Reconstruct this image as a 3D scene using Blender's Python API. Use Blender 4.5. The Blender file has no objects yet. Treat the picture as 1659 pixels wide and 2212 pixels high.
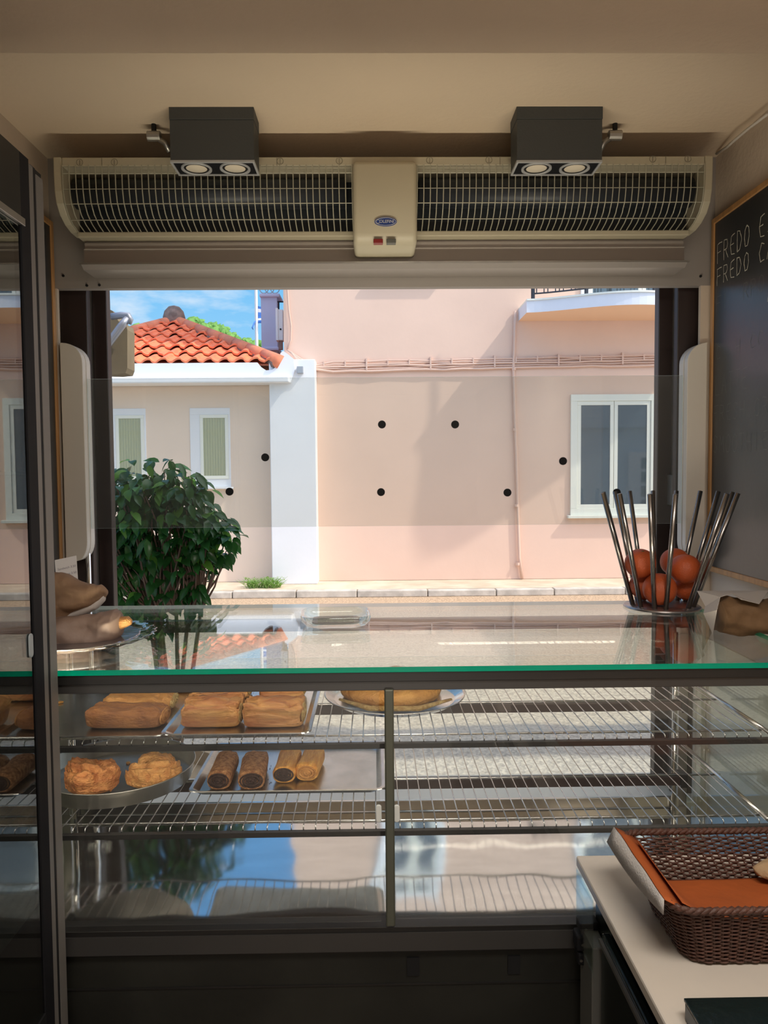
import bpy, bmesh, math, random
from mathutils import Vector, Matrix, noise
C = bpy.context.scene
COL = C.collection
PI = math.pi
random.seed(7)

# ------------------------------------------------------------ camera
F = 1662.0
cam_d = bpy.data.cameras.new('camera'); cam = bpy.data.objects.new('camera', cam_d); COL.objects.link(cam)
cam_d.sensor_fit = 'VERTICAL'; cam_d.sensor_height = 24.0; cam_d.lens = F / 2212 * 24.0
cam_d.clip_start = 0.02; cam_d.clip_end = 2000
CAM = Vector((0, 0, 1.6))
RM = Matrix.Rotation(math.radians(-0.8), 3, 'Z') @ Matrix.Rotation(math.radians(90 - 2.96), 3, 'X') @ Matrix.Rotation(math.radians(-0.45), 3, 'Z')
cam.matrix_world = Matrix.Translation(CAM) @ RM.to_4x4()
C.camera = cam

def ray(px, py): return RM @ Vector(((px - 829.5) / F, -(py - 1106) / F, -1.0))
def P(px, py, Y):
    r = ray(px, py); return CAM + r * (Y / r.y)
def G(px, py, Z):
    r = ray(px, py); return CAM + r * ((Z - CAM.z) / r.z)

# ------------------------------------------------------------ light
C.view_settings.view_transform = 'Standard'; C.view_settings.look = 'None'
C.view_settings.gamma = 1.0; C.view_settings.exposure = 0.0
C.view_settings.use_curve_mapping = False
sun_d = bpy.data.lights.new('sun', 'SUN'); sun_d.energy = 2.7; sun_d.angle = math.radians(1.2); sun_d.color = (1.0, 0.93, 0.82)
sun = bpy.data.objects.new('sun', sun_d); COL.objects.link(sun)
sun.rotation_euler = Vector((-2.5, 1.0, -3.2)).to_track_quat('-Z', 'Y').to_euler(); sun.location = (8, -3, 12)

w = bpy.data.worlds.new('sky'); C.world = w; w.use_nodes = True
nt = w.node_tree; N = nt.nodes; L = nt.links; N.clear()
out = N.new('ShaderNodeOutputWorld'); bg = N.new('ShaderNodeBackground'); L.new(bg.outputs[0], out.inputs[0])
tc = N.new('ShaderNodeTexCoord'); sep = N.new('ShaderNodeSeparateXYZ'); L.new(tc.outputs['Generated'], sep.inputs[0])
cr = N.new('ShaderNodeValToRGB'); L.new(sep.outputs[2], cr.inputs[0])
e = cr.color_ramp.elements; e[0].position = 0.0; e[0].color = (0.50, 0.80, 1.0, 1); e[1].position = 0.9; e[1].color = (0.10, 0.28, 0.72, 1)
m_ = e.new(0.22); m_.color = (0.21, 0.57, 0.95, 1); m_ = e.new(0.40); m_.color = (0.17, 0.45, 0.90, 1)
mp = N.new('ShaderNodeMapping'); mp.inputs['Scale'].default_value = (1.6, 1.6, 5.0); mp.inputs['Location'].default_value = (0.35, 0.1, 0.55); L.new(tc.outputs['Generated'], mp.inputs[0])
nz = N.new('ShaderNodeTexNoise'); nz.inputs['Scale'].default_value = 2.6; nz.inputs['Detail'].default_value = 6; nz.inputs['Roughness'].default_value = 0.55; L.new(mp.outputs[0], nz.inputs[0])
c2 = N.new('ShaderNodeValToRGB'); c2.color_ramp.elements[0].position = 0.54; c2.color_ramp.elements[1].position = 0.72; L.new(nz.outputs[0], c2.inputs[0])
mx = N.new('ShaderNodeMixRGB'); L.new(c2.outputs[0], mx.inputs[0]); L.new(cr.outputs[0], mx.inputs[1]); mx.inputs[2].default_value = (1.0, 1.0, 1.0, 1)
# bright hazy zone of the sky around the sun (behind the shop)
dp = N.new('ShaderNodeVectorMath'); dp.operation = 'DOT_PRODUCT'; L.new(tc.outputs['Generated'], dp.inputs[0]); dp.inputs[1].default_value = (0.598, -0.239, 0.765)
mxz = N.new('ShaderNodeMath'); mxz.operation = 'MAXIMUM'; mxz.inputs[1].default_value = 0; L.new(dp.outputs['Value'], mxz.inputs[0])
pw = N.new('ShaderNodeMath'); pw.operation = 'POWER'; pw.inputs[1].default_value = 3.0; L.new(mxz.outputs[0], pw.inputs[0])
gl = N.new('ShaderNodeMixRGB'); gl.blend_type = 'ADD'; gl.inputs[2].default_value = (2.9, 2.65, 2.3, 1); L.new(pw.outputs[0], gl.inputs[0]); L.new(mx.outputs[0], gl.inputs[1])
L.new(gl.outputs[0], bg.inputs[0]); bg.inputs[1].default_value = 1.0

def area(name, loc, aim, sx, sy, power, color):
    d = bpy.data.lights.new(name, 'AREA'); d.shape = 'RECTANGLE'; d.size = sx; d.size_y = sy; d.energy = power; d.color = color
    o = bpy.data.objects.new(name, d); COL.objects.link(o); o.location = loc
    o.rotation_euler = (Vector(aim) - Vector(loc)).to_track_quat('-Z', 'Y').to_euler(); return o
# unseen fill lights added to brighten the interior: low behind the camera and overhead
area('rear_fill_light', (0.0, -2.9, 0.55), (0.0, 1.0, 1.6), 1.8, 0.85, 16, (1.0, 0.92, 0.82))
area('overhead_fill_light', (0.35, 0.25, 2.38), (0.35, 0.25, 0.0), 0.9, 0.4, 26, (1.0, 0.93, 0.84))
cl_ = area('case_up_fill', (0.0, 1.570, 1.187), (0.0, 2.30, 2.2), 1.60, 0.05, 7.5, (1.0, 0.87, 0.71)); cl_.data.spread = math.radians(88)  # added upward fill that brightens the recessed ceiling, hidden behind the top rail
area('upper_shelf_fill', (0.0, 1.570, 1.175), (0.0, 1.95, 0.80), 1.60, 0.045, 0.9, (1.0, 0.88, 0.74))  # added downward fill for the pastries on the upper shelf
area('lower_shelf_fill', (0.0, 1.562, 1.030), (0.0, 1.85, 0.80), 1.60, 0.012, 1.3, (1.0, 0.88, 0.74))  # added fill below the upper shelf to lift the lower pastries

# ------------------------------------------------------------ helpers
def lin(r, g, b):
    f = lambda c: (c / 255 / 12.92) if c / 255 <= 0.04045 else ((c / 255 + 0.055) / 1.055) ** 2.4
    return (f(r), f(g), f(b), 1)
MATS = {}
def mat(name, col, rough=0.6, metal=0.0, var=0.0, vscale=5.0, bump=0.0, bscale=30.0, col2=None, stretch=None, spec=None, coat=0.0, tr=0.0, obj=True):
    if name in MATS: return MATS[name]
    m = bpy.data.materials.new(name); m.use_nodes = True; n = m.node_tree.nodes; l = m.node_tree.links
    b = n['Principled BSDF']; b.inputs['Base Color'].default_value = col; b.inputs['Roughness'].default_value = rough; b.inputs['Metallic'].default_value = metal
    if spec is not None: b.inputs['Specular IOR Level'].default_value = spec
    if coat: b.inputs['Coat Weight'].default_value = coat
    if var or bump or col2:
        t = n.new('ShaderNodeTexCoord'); mpn = n.new('ShaderNodeMapping'); l.new(t.outputs['Object'], mpn.inputs[0])
        if stretch: mpn.inputs['Scale'].default_value = stretch
    if var or col2:
        a = n.new('ShaderNodeTexNoise'); a.inputs['Scale'].default_value = vscale; a.inputs['Detail'].default_value = 5; l.new(mpn.outputs[0], a.inputs[0])
        r = n.new('ShaderNodeValToRGB'); r.color_ramp.elements[0].position = 0.35; r.color_ramp.elements[1].position = 0.65; l.new(a.outputs[0], r.inputs[0])
        c2_ = col2 if col2 else tuple(min(1, c * (1 - var)) for c in col[:3]) + (1,)
        r.color_ramp.elements[0].color = c2_; r.color_ramp.elements[1].color = col
        l.new(r.outputs[0], b.inputs['Base Color'])
    if bump:
        a = n.new('ShaderNodeTexNoise'); a.inputs['Scale'].default_value = bscale; a.inputs['Detail'].default_value = 4; l.new(mpn.outputs[0], a.inputs[0])
        bp = n.new('ShaderNodeBump'); bp.inputs['Strength'].default_value = bump; bp.inputs['Distance'].default_value = 0.01; l.new(a.outputs[0], bp.inputs['Height']); l.new(bp.outputs[0], b.inputs['Normal'])
    if tr:
        o = n['Material Output']; tl = n.new('ShaderNodeBsdfTranslucent'); tl.inputs[0].default_value = col; ms = n.new('ShaderNodeMixShader'); ms.inputs[0].default_value = tr
        l.new(b.outputs[0], ms.inputs[1]); l.new(tl.outputs[0], ms.inputs[2]); l.new(ms.outputs[0], o.inputs[0])
        if var or col2: l.new(r.outputs[0], tl.inputs[0])
    MATS[name] = m; return m
def glass(name, tint, ior=1.5, gain=1.0, rough=0.0, dust=0.0):
    m = bpy.data.materials.new(name); m.use_nodes = True; n = m.node_tree.nodes; l = m.node_tree.links; n.clear()
    o = n.new('ShaderNodeOutputMaterial'); t = n.new('ShaderNodeBsdfTransparent'); t.inputs[0].default_value = tint
    g = n.new('ShaderNodeBsdfGlossy'); g.inputs['Roughness'].default_value = rough; g.inputs[0].default_value = (1, 1, 1, 1)
    ge = n.new('ShaderNodeNewGeometry'); mr = n.new('ShaderNodeMapRange'); l.new(ge.outputs['Backfacing'], mr.inputs[0]); mr.inputs[3].default_value = ior; mr.inputs[4].default_value = 1 / ior
    fr = n.new('ShaderNodeFresnel'); l.new(mr.outputs[0], fr.inputs[0])
    mu = n.new('ShaderNodeMath'); mu.operation = 'MULTIPLY'; mu.use_clamp = True; mu.inputs[1].default_value = gain; l.new(fr.outputs[0], mu.inputs[0])
    ms = n.new('ShaderNodeMixShader'); l.new(mu.outputs[0], ms.inputs[0])
    if dust:
        d = n.new('ShaderNodeBsdfDiffuse'); d.inputs[0].default_value = (0.8, 0.8, 0.8, 1); m2 = n.new('ShaderNodeMixShader'); m2.inputs[0].default_value = dust
        l.new(t.outputs[0], m2.inputs[1]); l.new(d.outputs[0], m2.inputs[2]); l.new(m2.outputs[0], ms.inputs[1])
    else: l.new(t.outputs[0], ms.inputs[1])
    l.new(g.outputs[0], ms.inputs[2]); l.new(ms.outputs[0], o.inputs[0]); MATS[name] = m; return m

def wloc(o):
    v = Vector((0, 0, 0))
    while o is not None: v += o.location; o = o.parent
    return v
def finish(name, bm, m, parent=None, local=False, smooth=False, bevel=0.0, origin=None, seg=2):
    me = bpy.data.meshes.new(name); o = bpy.data.objects.new(name, me); COL.objects.link(o)
    if parent is not None:
        if not local: bm.transform(Matrix.Translation(-wloc(parent)))
        o.parent = parent
    elif not local:
        if origin is None:
            vs = [v.co for v in bm.verts]
            origin = Vector(((min(v.x for v in vs) + max(v.x for v in vs)) / 2, (min(v.y for v in vs) + max(v.y for v in vs)) / 2, min(v.z for v in vs)))
        bm.transform(Matrix.Translation(-Vector(origin))); o.location = origin
    bm.to_mesh(me); bm.free()
    for x in (m if isinstance(m, (list, tuple)) else [m]): me.materials.append(x)
    if smooth:
        for p in me.polygons: p.use_smooth = True
    if bevel:
        b = o.modifiers.new('bevel', 'BEVEL'); b.width = bevel; b.segments = seg; b.limit_method = 'ANGLE'; b.angle_limit = math.radians(40)
    return o
def tag(o, label=None, cat=None, group=None, kind=None):
    if label: o['label'] = label
    if cat: o['category'] = cat
    if group: o['group'] = group
    if kind: o['kind'] = kind
    return o
def thing(name, label, cat, loc=(0, 0, 0), rz=0.0, group=None):
    o = bpy.data.objects.new(name, None); COL.objects.link(o); o.location = loc; o.rotation_euler = (0, 0, rz); o.empty_display_size = 0.05
    return tag(o, label, cat, group)
def dup(root, loc=None, rz=None, label=None, sc=None):
    r = root.copy(); COL.objects.link(r)
    if loc is not None: r.location = loc
    if rz is not None: r.rotation_euler = (0, 0, rz)
    if sc: r.scale = sc
    if label: r['label'] = label
    for ch in list(root.children):
        c = ch.copy(); COL.objects.link(c); c.parent = r
        for g in list(ch.children):
            d = g.copy(); COL.objects.link(d); d.parent = c
    return r
def box(bm, x0, x1, y0, y1, z0, z1, mi=0):
    vs = [bm.verts.new(p) for p in ((x0, y0, z0), (x1, y0, z0), (x1, y1, z0), (x0, y1, z0), (x0, y0, z1), (x1, y0, z1), (x1, y1, z1), (x0, y1, z1))]
    for f in ((3, 2, 1, 0), (4, 5, 6, 7), (0, 1, 5, 4), (1, 2, 6, 5), (2, 3, 7, 6), (3, 0, 4, 7)):
        fc = bm.faces.new([vs[i] for i in f]); fc.material_index = mi
    return vs
def tube(bm, pts, r, seg=8, cap=True, closed=False, flat=None):
    pts = [Vector(p) for p in pts]; n = len(pts); rings = []
    rs = r if isinstance(r, (list, tuple)) else [r] * n
    up = None
    for i in range(n):
        if closed: t = pts[(i + 1) % n] - pts[i - 1]
        else: t = pts[min(i + 1, n - 1)] - pts[max(i - 1, 0)]
        t.normalize()
        if up is None: up = Vector((0, 0, 1)) if abs(t.z) < 0.9 else Vector((0, 1, 0))
        a = t.cross(up)
        if a.length < 1e-4: a = t.cross(Vector((1, 0, 0)))
        a.normalize(); b = a.cross(t).normalized(); up = b
        fl = flat if flat else 1.0
        rings.append([bm.verts.new(pts[i] + a * (math.cos(2 * PI * k / seg) * rs[i]) + b * (math.sin(2 * PI * k / seg) * rs[i] * fl)) for k in range(seg)])
    for i in range(n if closed else n - 1):
        A = rings[i]; B = rings[(i + 1) % n]
        for k in range(seg):
            bm.faces.new((A[k], A[(k + 1) % seg], B[(k + 1) % seg], B[k]))
    if cap and not closed:
        bm.faces.new(rings[0][::-1]); bm.faces.new(rings[-1])
def lathe(bm, prof, c=(0, 0, 0), seg=32, wob=None):
    c = Vector(c); rings = []
    for r, z in prof:
        rings.append([bm.verts.new(c + Vector((math.cos(2 * PI * k / seg) * r * (wob(k / seg, r) if wob else 1), math.sin(2 * PI * k / seg) * r * (wob(k / seg, r) if wob else 1), z))) for k in range(seg)] if r > 1e-6 else [bm.verts.new(c + Vector((0, 0, z)))])
    for i in range(len(rings) - 1):
        A, B = rings[i], rings[i + 1]
        for k in range(seg):
            k2 = (k + 1) % seg
            if len(A) == 1 and len(B) == 1: continue
            if len(A) == 1: bm.faces.new((A[0], B[k2], B[k])) if False else bm.faces.new((A[0], B[k], B[k2]))
            elif len(B) == 1: bm.faces.new((A[k], B[0], A[k2]))
            else: bm.faces.new((A[k], B[k], B[k2], A[k2]))
def prism(bm, poly, fn, d0, d1, mi=0):
    """poly: 2D outline, fn(u,v,d)->3D point."""
    A = [bm.verts.new(fn(u, v, d0)) for u, v in poly]; B = [bm.verts.new(fn(u, v, d1)) for u, v in poly]; n = len(poly)
    fs = [bm.faces.new(A[::-1]), bm.faces.new(B)]
    for i in range(n): fs.append(bm.faces.new((A[i], A[(i + 1) % n], B[(i + 1) % n], B[i])))
    for f in fs: f.material_index = mi
    bmesh.ops.recalc_face_normals(bm, faces=fs)
def rrect(x0, x1, z0, z1, r, n=6):
    pts = []
    for cx, cz, a0 in ((x1 - r, z1 - r, 0), (x0 + r, z1 - r, 90), (x0 + r, z0 + r, 180), (x1 - r, z0 + r, 270)):
        for k in range(n + 1):
            a = math.radians(a0 + 90 * k / n); pts.append((cx + r * math.cos(a), cz + r * math.sin(a)))
    return pts
def BM(): return bmesh.new()
def bx(name, dims, m, parent=None, bevel=0.0, **k):
    b = BM(); box(b, *dims); return finish(name, b, m, parent, bevel=bevel, **k)
def st(o): o['kind'] = 'structure'; return o
def sp(v, e): return math.copysign(abs(v) ** e, v)

# ------------------------------------------------------------ materials
ceil_m = mat('ceiling_plaster', (0.70, 0.56, 0.41, 1), 0.9, var=0.05, vscale=2, bump=0.15, bscale=60)
wall_m = mat('wall_plaster', (0.62, 0.52, 0.42, 1), 0.85, var=0.06, vscale=2, bump=0.15, bscale=60)
floor_m = mat('floor_tiles', (0.22, 0.17, 0.13, 1), 0.35, var=0.3, vscale=3)
pink_m = mat('pink_plaster', (0.84, 0.60, 0.48, 1), 0.92, var=0.06, vscale=0.9, bump=0.12, bscale=14)
beige_m = mat('beige_plaster', (0.90, 0.73, 0.60, 1), 0.92, var=0.06, vscale=0.8, bump=0.12, bscale=14)
white_m = mat('white_paint', (0.86, 0.87, 0.90, 1), 0.75, var=0.04, vscale=1.5, bump=0.08, bscale=20)
brown_m = mat('brown_aluminium', (0.028, 0.016, 0.014, 1), 0.42, var=0.15, vscale=8)
dark_m = mat('dark_frame', (0.012, 0.012, 0.013, 1), 0.6, spec=.25)
dgrey_m = mat('dark_grey_anodised', (0.045, 0.043, 0.042, 1), 0.32, metal=0.6, var=0.15, vscale=10, stretch=(0.3, 1, 4))
alu_m = mat('brushed_aluminium', (0.42, 0.40, 0.37, 1), 0.35, metal=0.85, var=0.1, vscale=20, stretch=(1, 1, 0.1))
steel_m = mat('polished_steel', (0.75, 0.74, 0.72, 1), 0.14, metal=1.0, var=0.06, vscale=12)
wire_m = mat('chrome_wire', (0.70, 0.70, 0.70, 1), 0.22, metal=1.0)
tray_m = mat('tray_aluminium', (0.62, 0.62, 0.60, 1), 0.26, metal=1.0, var=0.18, vscale=14, bump=0.04, bscale=25)
pan_m = mat('worn_pan_metal', (0.50, 0.48, 0.43, 1), 0.36, metal=0.9, var=0.25, vscale=16, bump=0.05, bscale=60)
cream_m = mat('cream_plastic', (0.46, 0.41, 0.30, 1), 0.45, var=0.04, vscale=6)
ivory_m = mat('ivory_panel', (0.66, 0.61, 0.54, 1), 0.5)
spot_m = mat('graphite_paint', (0.050, 0.054, 0.055, 1), 0.55, bump=0.1, bscale=200)
board_m = mat('chalkboard', (0.030, 0.034, 0.038, 1), 0.28, var=0.25, vscale=3, bump=0.03, bscale=40)
wood_m = mat('pine_wood', (0.52, 0.27, 0.10, 1), 0.5, var=0.25, vscale=10, stretch=(8, 8, 0.6))
chalk_m = mat('chalk', (0.62, 0.60, 0.50, 1), 0.95); chalk2_m = mat('faded_chalk', (0.21, 0.21, 0.20, 1), 0.9)
g_top = glass('glass_clear_top', (0.955, 0.975, 0.955, 1), gain=1.0)
g_end = glass('glass_green_tint', (0.90, 0.955, 0.91, 1))
g_pane = glass('glass_screen', (0.90, 0.915, 0.90, 1), gain=0.8, dust=0.03)
g_door = glass('glass_fridge_door', (0.55, 0.60, 0.57, 1), gain=1.9)
g_dish = glass('glass_dish', (0.93, 0.965, 0.95, 1), gain=1.3)
g_slide = glass('glass_sliding', (0.965, 0.975, 0.965, 1), gain=0.7, dust=0.012)
edge_m = mat('green_glass_edge', (0.0, 0.55, 0.32, 1), 0.12, tr=0.6)
edge2_m = mat('pale_glass_edge', (0.75, 0.83, 0.78, 1), 0.15, tr=0.5)
black_m = mat('matt_black', (0.008, 0.008, 0.010, 1), 0.7, spec=.2)

# ------------------------------------------------------------ room shell
XL, XR, YB, ZC = -0.987, 1.07, 2.42, 2.566
st(bx('floor', (XL - .2, XR + .2, -3.2, 2.6, -0.05, 0.0), floor_m))
st(bx('ceiling', (XL - .2, XR + .2, 1.50, 2.60, ZC, ZC + .12), ceil_m))
st(bx('trim_1', (XL, XR, -3.1, 1.50, 2.391, ZC + .12), ceil_m, bevel=0.004))
st(bx('wall_left', (XL - .15, XL, -3.1, 2.60, 0, ZC), wall_m))
st(bx('wall_right', (XR, XR + .15, -3.1, 2.60, 0, ZC), wall_m))
st(bx('wall_rear', (XL - .15, XR + .15, -3.25, -3.1, 0, ZC), wall_m))
zl = P(829, 620, YB).z
st(bx('wall_front_upper', (XL, XR, YB + .03, 2.60, zl + .09, ZC), wall_m))
st(bx('wall_front', (XL, XR, YB, YB + .03, zl, ZC), mat('lintel_panel', (0.30, 0.27, 0.25, 1), 0.55, var=0.05, vscale=3)))
st(bx('wall_front_lower', (XL, XR, YB, 2.60, 0, 0.50), wall_m))
st(bx('trim_2', (XL, XL + .017, YB, YB + .015, 0.5, zl), wall_m))
st(bx('trim_3', (XR - .042, XR, YB, YB + .015, 0.5, zl), wall_m))
st(bx('trim_4', (XL + .018, XR - .043, YB - 0.01, 2.66, 0.50, 0.532), mat('cream_marble_sill', (0.80, 0.76, 0.66, 1), 0.3, var=0.08, vscale=5), bevel=0.003))
# brown window frame
wf = thing('window_1', None, None, (0, 2.55, 0.53)); st(wf)
def vpost(x0, x1, y0, y1, name, m=brown_m): return bx(name, (x0, x1, y0, y1, 0.532, zl + .089), m, wf, bevel=0.003)
def xat(px, Y, py=900): return P(px, py, Y).x
vpost(XL + .002, xat(194, 2.475), 2.475, 2.505, 'outer_jamb'); vpost(xat(205, 2.56), xat(236, 2.56), 2.56, 2.60, 'sash_stile')
vpost(xat(1461, 2.475), XR - .002, 2.475, 2.505, 'outer_jamb'); vpost(xat(1421, 2.56), xat(1452, 2.56), 2.56, 2.60, 'sash_stile')
for px in (197, 1453):
    bx('brush_strip', (xat(px, 2.55), xat(px, 2.55) + .008, 2.54, 2.57, .532, zl + .089), alu_m, wf)
b = BM(); x_ = xat(1449, 2.55); z_ = P(1449, 1058, 2.55).z; box(b, x_ - .006, x_ + .006, 2.50, 2.56, z_ - .05, z_ + .05); finish('latch', b, alu_m, wf, bevel=.002)

# ------------------------------------------------------------ outdoors ground
def ground_mat():
    m = bpy.data.materials.new('road_surface'); m.use_nodes = True; n = m.node_tree.nodes; l = m.node_tree.links; b_ = n['Principled BSDF']; b_.inputs['Roughness'].default_value = 0.95
    t = n.new('ShaderNodeTexCoord')
    s = n.new('ShaderNodeSeparateXYZ'); l.new(t.outputs['Object'], s.inputs[0])
    wv = n.new('ShaderNodeTexNoise'); wv.inputs['Scale'].default_value = 1.5; l.new(t.outputs['Object'], wv.inputs[0])
    ad = n.new('ShaderNodeMath'); ad.operation = 'MULTIPLY_ADD'; ad.inputs[1].default_value = 0.25; l.new(wv.outputs[0], ad.inputs[0]); l.new(s.outputs[1], ad.inputs[2])
    mr = n.new('ShaderNodeMapRange'); mr.inputs[1].default_value = 0; mr.inputs[2].default_value = 12; l.new(ad.outputs[0], mr.inputs[0])
    r = n.new('ShaderNodeValToRGB'); l.new(mr.outputs[0], r.inputs[0]); r.color_ramp.interpolation = 'LINEAR'
    E = r.color_ramp.elements; light = (0.50, 0.43, 0.33, 1); asp = (0.25, 0.235, 0.22, 1); grav = (0.55, 0.49, 0.40, 1); edge = (0.56, 0.40, 0.26, 1)
    E[0].position = 0; E[0].color = grav; E[1].position = 1; E[1].color = edge
    for p, c in ((4.72, grav), (4.76, asp), (5.30, asp), (5.36, light), (9.4, light), (10.3, edge)):
        x = E.new(p / 12); x.color = c
    fine = n.new('ShaderNodeTexVoronoi'); fine.inputs['Scale'].default_value = 38; l.new(t.outputs['Object'], fine.inputs[0])
    fn = n.new('ShaderNodeTexNoise'); fn.inputs['Scale'].default_value = 22; fn.inputs['Detail'].default_value = 8; l.new(t.outputs['Object'], fn.inputs[0])
    fr = n.new('ShaderNodeValToRGB'); fr.color_ramp.elements[0].position = .3; fr.color_ramp.elements[1].position = .7; fr.color_ramp.elements[0].color = (.72, .72, .72, 1); fr.color_ramp.elements[1].color = (1.15, 1.15, 1.15, 1); l.new(fn.outputs[0], fr.inputs[0])
    mm = n.new('ShaderNodeMixRGB'); mm.blend_type = 'MULTIPLY'; mm.inputs[0].default_value = 1; l.new(r.outputs[0], mm.inputs[1]); l.new(fr.outputs[0], mm.inputs[2])
    l.new(mm.outputs[0], b_.inputs['Base Color'])
    bp = n.new('ShaderNodeBump'); bp.inputs['Strength'].default_value = .5; bp.inputs['Distance'].default_value = .02; l.new(fine.outputs[0], bp.inputs['Height']); l.new(bp.outputs[0], b_.inputs['Normal'])
    return m
ZR = -0.15
st(bx('road', (-40, 40, 2.60, 60, ZR - .05, ZR), ground_mat(), origin=(0, 0, ZR)))
pave_m = mat('pavement_concrete', (0.74, 0.62, 0.47, 1), 0.9, var=0.3, vscale=3, bump=0.4, bscale=12, col2=(0.60, 0.47, 0.34, 1))
kerb_m = mat('kerb_concrete', (0.70, 0.64, 0.56, 1), 0.9, var=0.3, vscale=6, bump=0.4, bscale=15)
b = BM(); y0 = 10.85
box(b, -14, 12, y0, 11.9, ZR, -0.055); st(finish('pavement', b, pave_m))
b = BM(); x = -14
while x < 12:
    ll = random.uniform(.8, 1.1); box(b, x, x + ll - .012, y0 - .14, y0 - .003, ZR, -0.05 + random.uniform(-.012, .008)); x += ll
st(finish('kerb', b, kerb_m, bevel=.012))

# ------------------------------------------------------------ opposite pink building
YF = 11.7
def fx(px, py=900): return P(px, py, YF).x
def fz(py, px=829): return P(px, py, YF).z
bld = thing('apartment_building', 'pink plastered two-storey building across the street with white balcony', 'building', (2.5, YF, -0.05))
xa = fx(612, 650); xb = 9.0
b = BM(); box(b, xa, xb, YF, YF + .25, -0.05, 7.6); box(b, xa, xa + .25, YF + .251, YF + 7, -0.05, 7.6)
finish('facade', b, pink_m, bld)
bx('roof_cornice', (xa - .05, xb, YF - .05, YF + 7, 7.6, 7.8), white_m, bld)
def casement(parent, x0, x1, z0, z1, Yw, surround, fr_m, gl_m, leaves=2, sur=.07, sill=True, curtain=None):
    w_ = BM()
    # plaster/white surround, frame leaves, glass
    for d in ((x0, x1, z1 - sur, z1), (x0, x1, z0, z0 + sur), (x0, x0 + sur, z0 + sur, z1 - sur), (x1 - sur, x1, z0 + sur, z1 - sur)):
        box(w_, d[0], d[1], Yw - .035, Yw + .01, d[2], d[3])
    f = finish('window', w_, surround, parent, bevel=.004)
    n_ = leaves; W = (x1 - x0 - 2 * sur) / n_
    for i in range(n_):
        a = x0 + sur + i * W; c = a + W; s_ = .062
        l_ = BM()
        for d in ((a, c, z1 - sur - s_, z1 - sur), (a, c, z0 + sur, z0 + sur + s_), (a, a + s_, z0 + sur + s_, z1 - sur - s_), (c - s_, c, z0 + sur + s_, z1 - sur - s_)):
            box(l_, d[0] + .003, d[1] - .003, Yw - .022, Yw + .004, d[2], d[3])
        finish('sash', l_, fr_m, f, bevel=.004)
        if curtain:
            cb = BM(); m1 = 36; top = []; bot = []
            for k in range(m1 + 1):
                xx = a + s_ + (W - 2 * s_) * k / m1; yy = Yw - .0185 + .0045 * math.sin(k * 1.9) 
                top.append(cb.verts.new((xx, yy, z1 - sur - s_))); bot.append(cb.verts.new((xx, yy, z0 + sur + s_)))
            for k in range(m1): cb.faces.new((bot[k], bot[k + 1], top[k + 1], top[k]))
            finish('curtain', cb, curtain, f, smooth=True)
        bx('pane', (a + s_, c - s_, Yw - (.030 if curtain else .012), Yw - (.026 if curtain else .006), z0 + sur + s_, z1 - sur - s_), gl_m, f)
    if sill: bx('sill', (x0 - .05, x1 + .05, Yw - .10, Yw, z0 - .045, z0), surround, f, bevel=.006)
    return f
wink_m = mat('window_white', (0.86, 0.86, 0.78, 1), 0.45)
wglass_m = mat('reflective_window_glass', (0.10, 0.13, 0.15, 1), 0.03, metal=0.35, spec=1.0, coat=1.0)
curt_m = mat('green_curtain', (0.80, 0.72, 0.52, 1), 0.85)
gl_cur = glass('window_glass_curtained', (0.90, 0.93, 0.90, 1), gain=1.6)
casement(bld, fx(1232), fx(1419), fz(1112, 1330), fz(852, 1330), YF, wink_m, wink_m, wglass_m, sur=.10)
casement(bld, .05, 1.05, 4.55, 6.4, YF, white_m, wink_m, wglass_m, leaves=2, sur=.14)
casement(bld, 3.15, 5.0, 3.98, 6.4, YF, white_m, wink_m, wglass_m, leaves=2, sur=.12, sill=False)
casement(bld, 5.6, 7.0, 1.2, 3.0, YF, wink_m, wink_m, wglass_m, sur=.10)
# balcony slab with bowed front
z0b = fz(693, 1250); X0, X1 = fx(1120, 690), 5.1
def bow(x):
    t = (x - X0) / (X1 - X0); return .62 + .50 * math.sin(PI * t) ** 1.6
xs = [X0 + (X1 - X0) * i / 28 for i in range(29)]
poly = [(xs[0], YF)] + [(x, YF - bow(x)) for x in xs] + [(xs[-1], YF)]
b = BM(); prism(b, poly, lambda u, v, d: (u, v, d), z0b, z0b + .165)
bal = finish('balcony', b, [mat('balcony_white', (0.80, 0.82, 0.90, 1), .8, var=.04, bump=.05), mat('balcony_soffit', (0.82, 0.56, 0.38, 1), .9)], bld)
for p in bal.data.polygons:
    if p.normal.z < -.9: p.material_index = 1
b = BM(); prism(b, [(x_, y_ if y_ == YF else y_ - .02) for x_, y_ in poly], lambda u, v, d: (u, v, d), z0b + .166, z0b + .19)
finish('balcony_coping', b, wink_m, bal)
b = BM(); zr = z0b + .19
xr = [x for x in xs[1:]]
tube(b, [(x, YF - bow(x) + .08, zr + .09) for x in xr], .012, 6); tube(b, [(x, YF - bow(x) + .08, zr + .92) for x in xr], .02, 6)
for i in range(28 * 2 + 1):
    x = xr[0] + (xr[-1] - xr[0]) * i / 56
    if i % 7 in (2, 5): continue
    tube(b, [(x, YF - bow(x) + .08, zr + .09), (x, YF - bow(x) + .08, zr + .92)], .008, 5)
for x in (xr[0], 3.0, 3.9, 4.8): tube(b, [(x, YF - bow(x) + .08, zr), (x, YF - bow(x) + .08, zr + .98)], .028, 6)
finish('balcony_railing', b, mat('dark_iron', (.03, .035, .05, 1), .5), bal)
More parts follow.
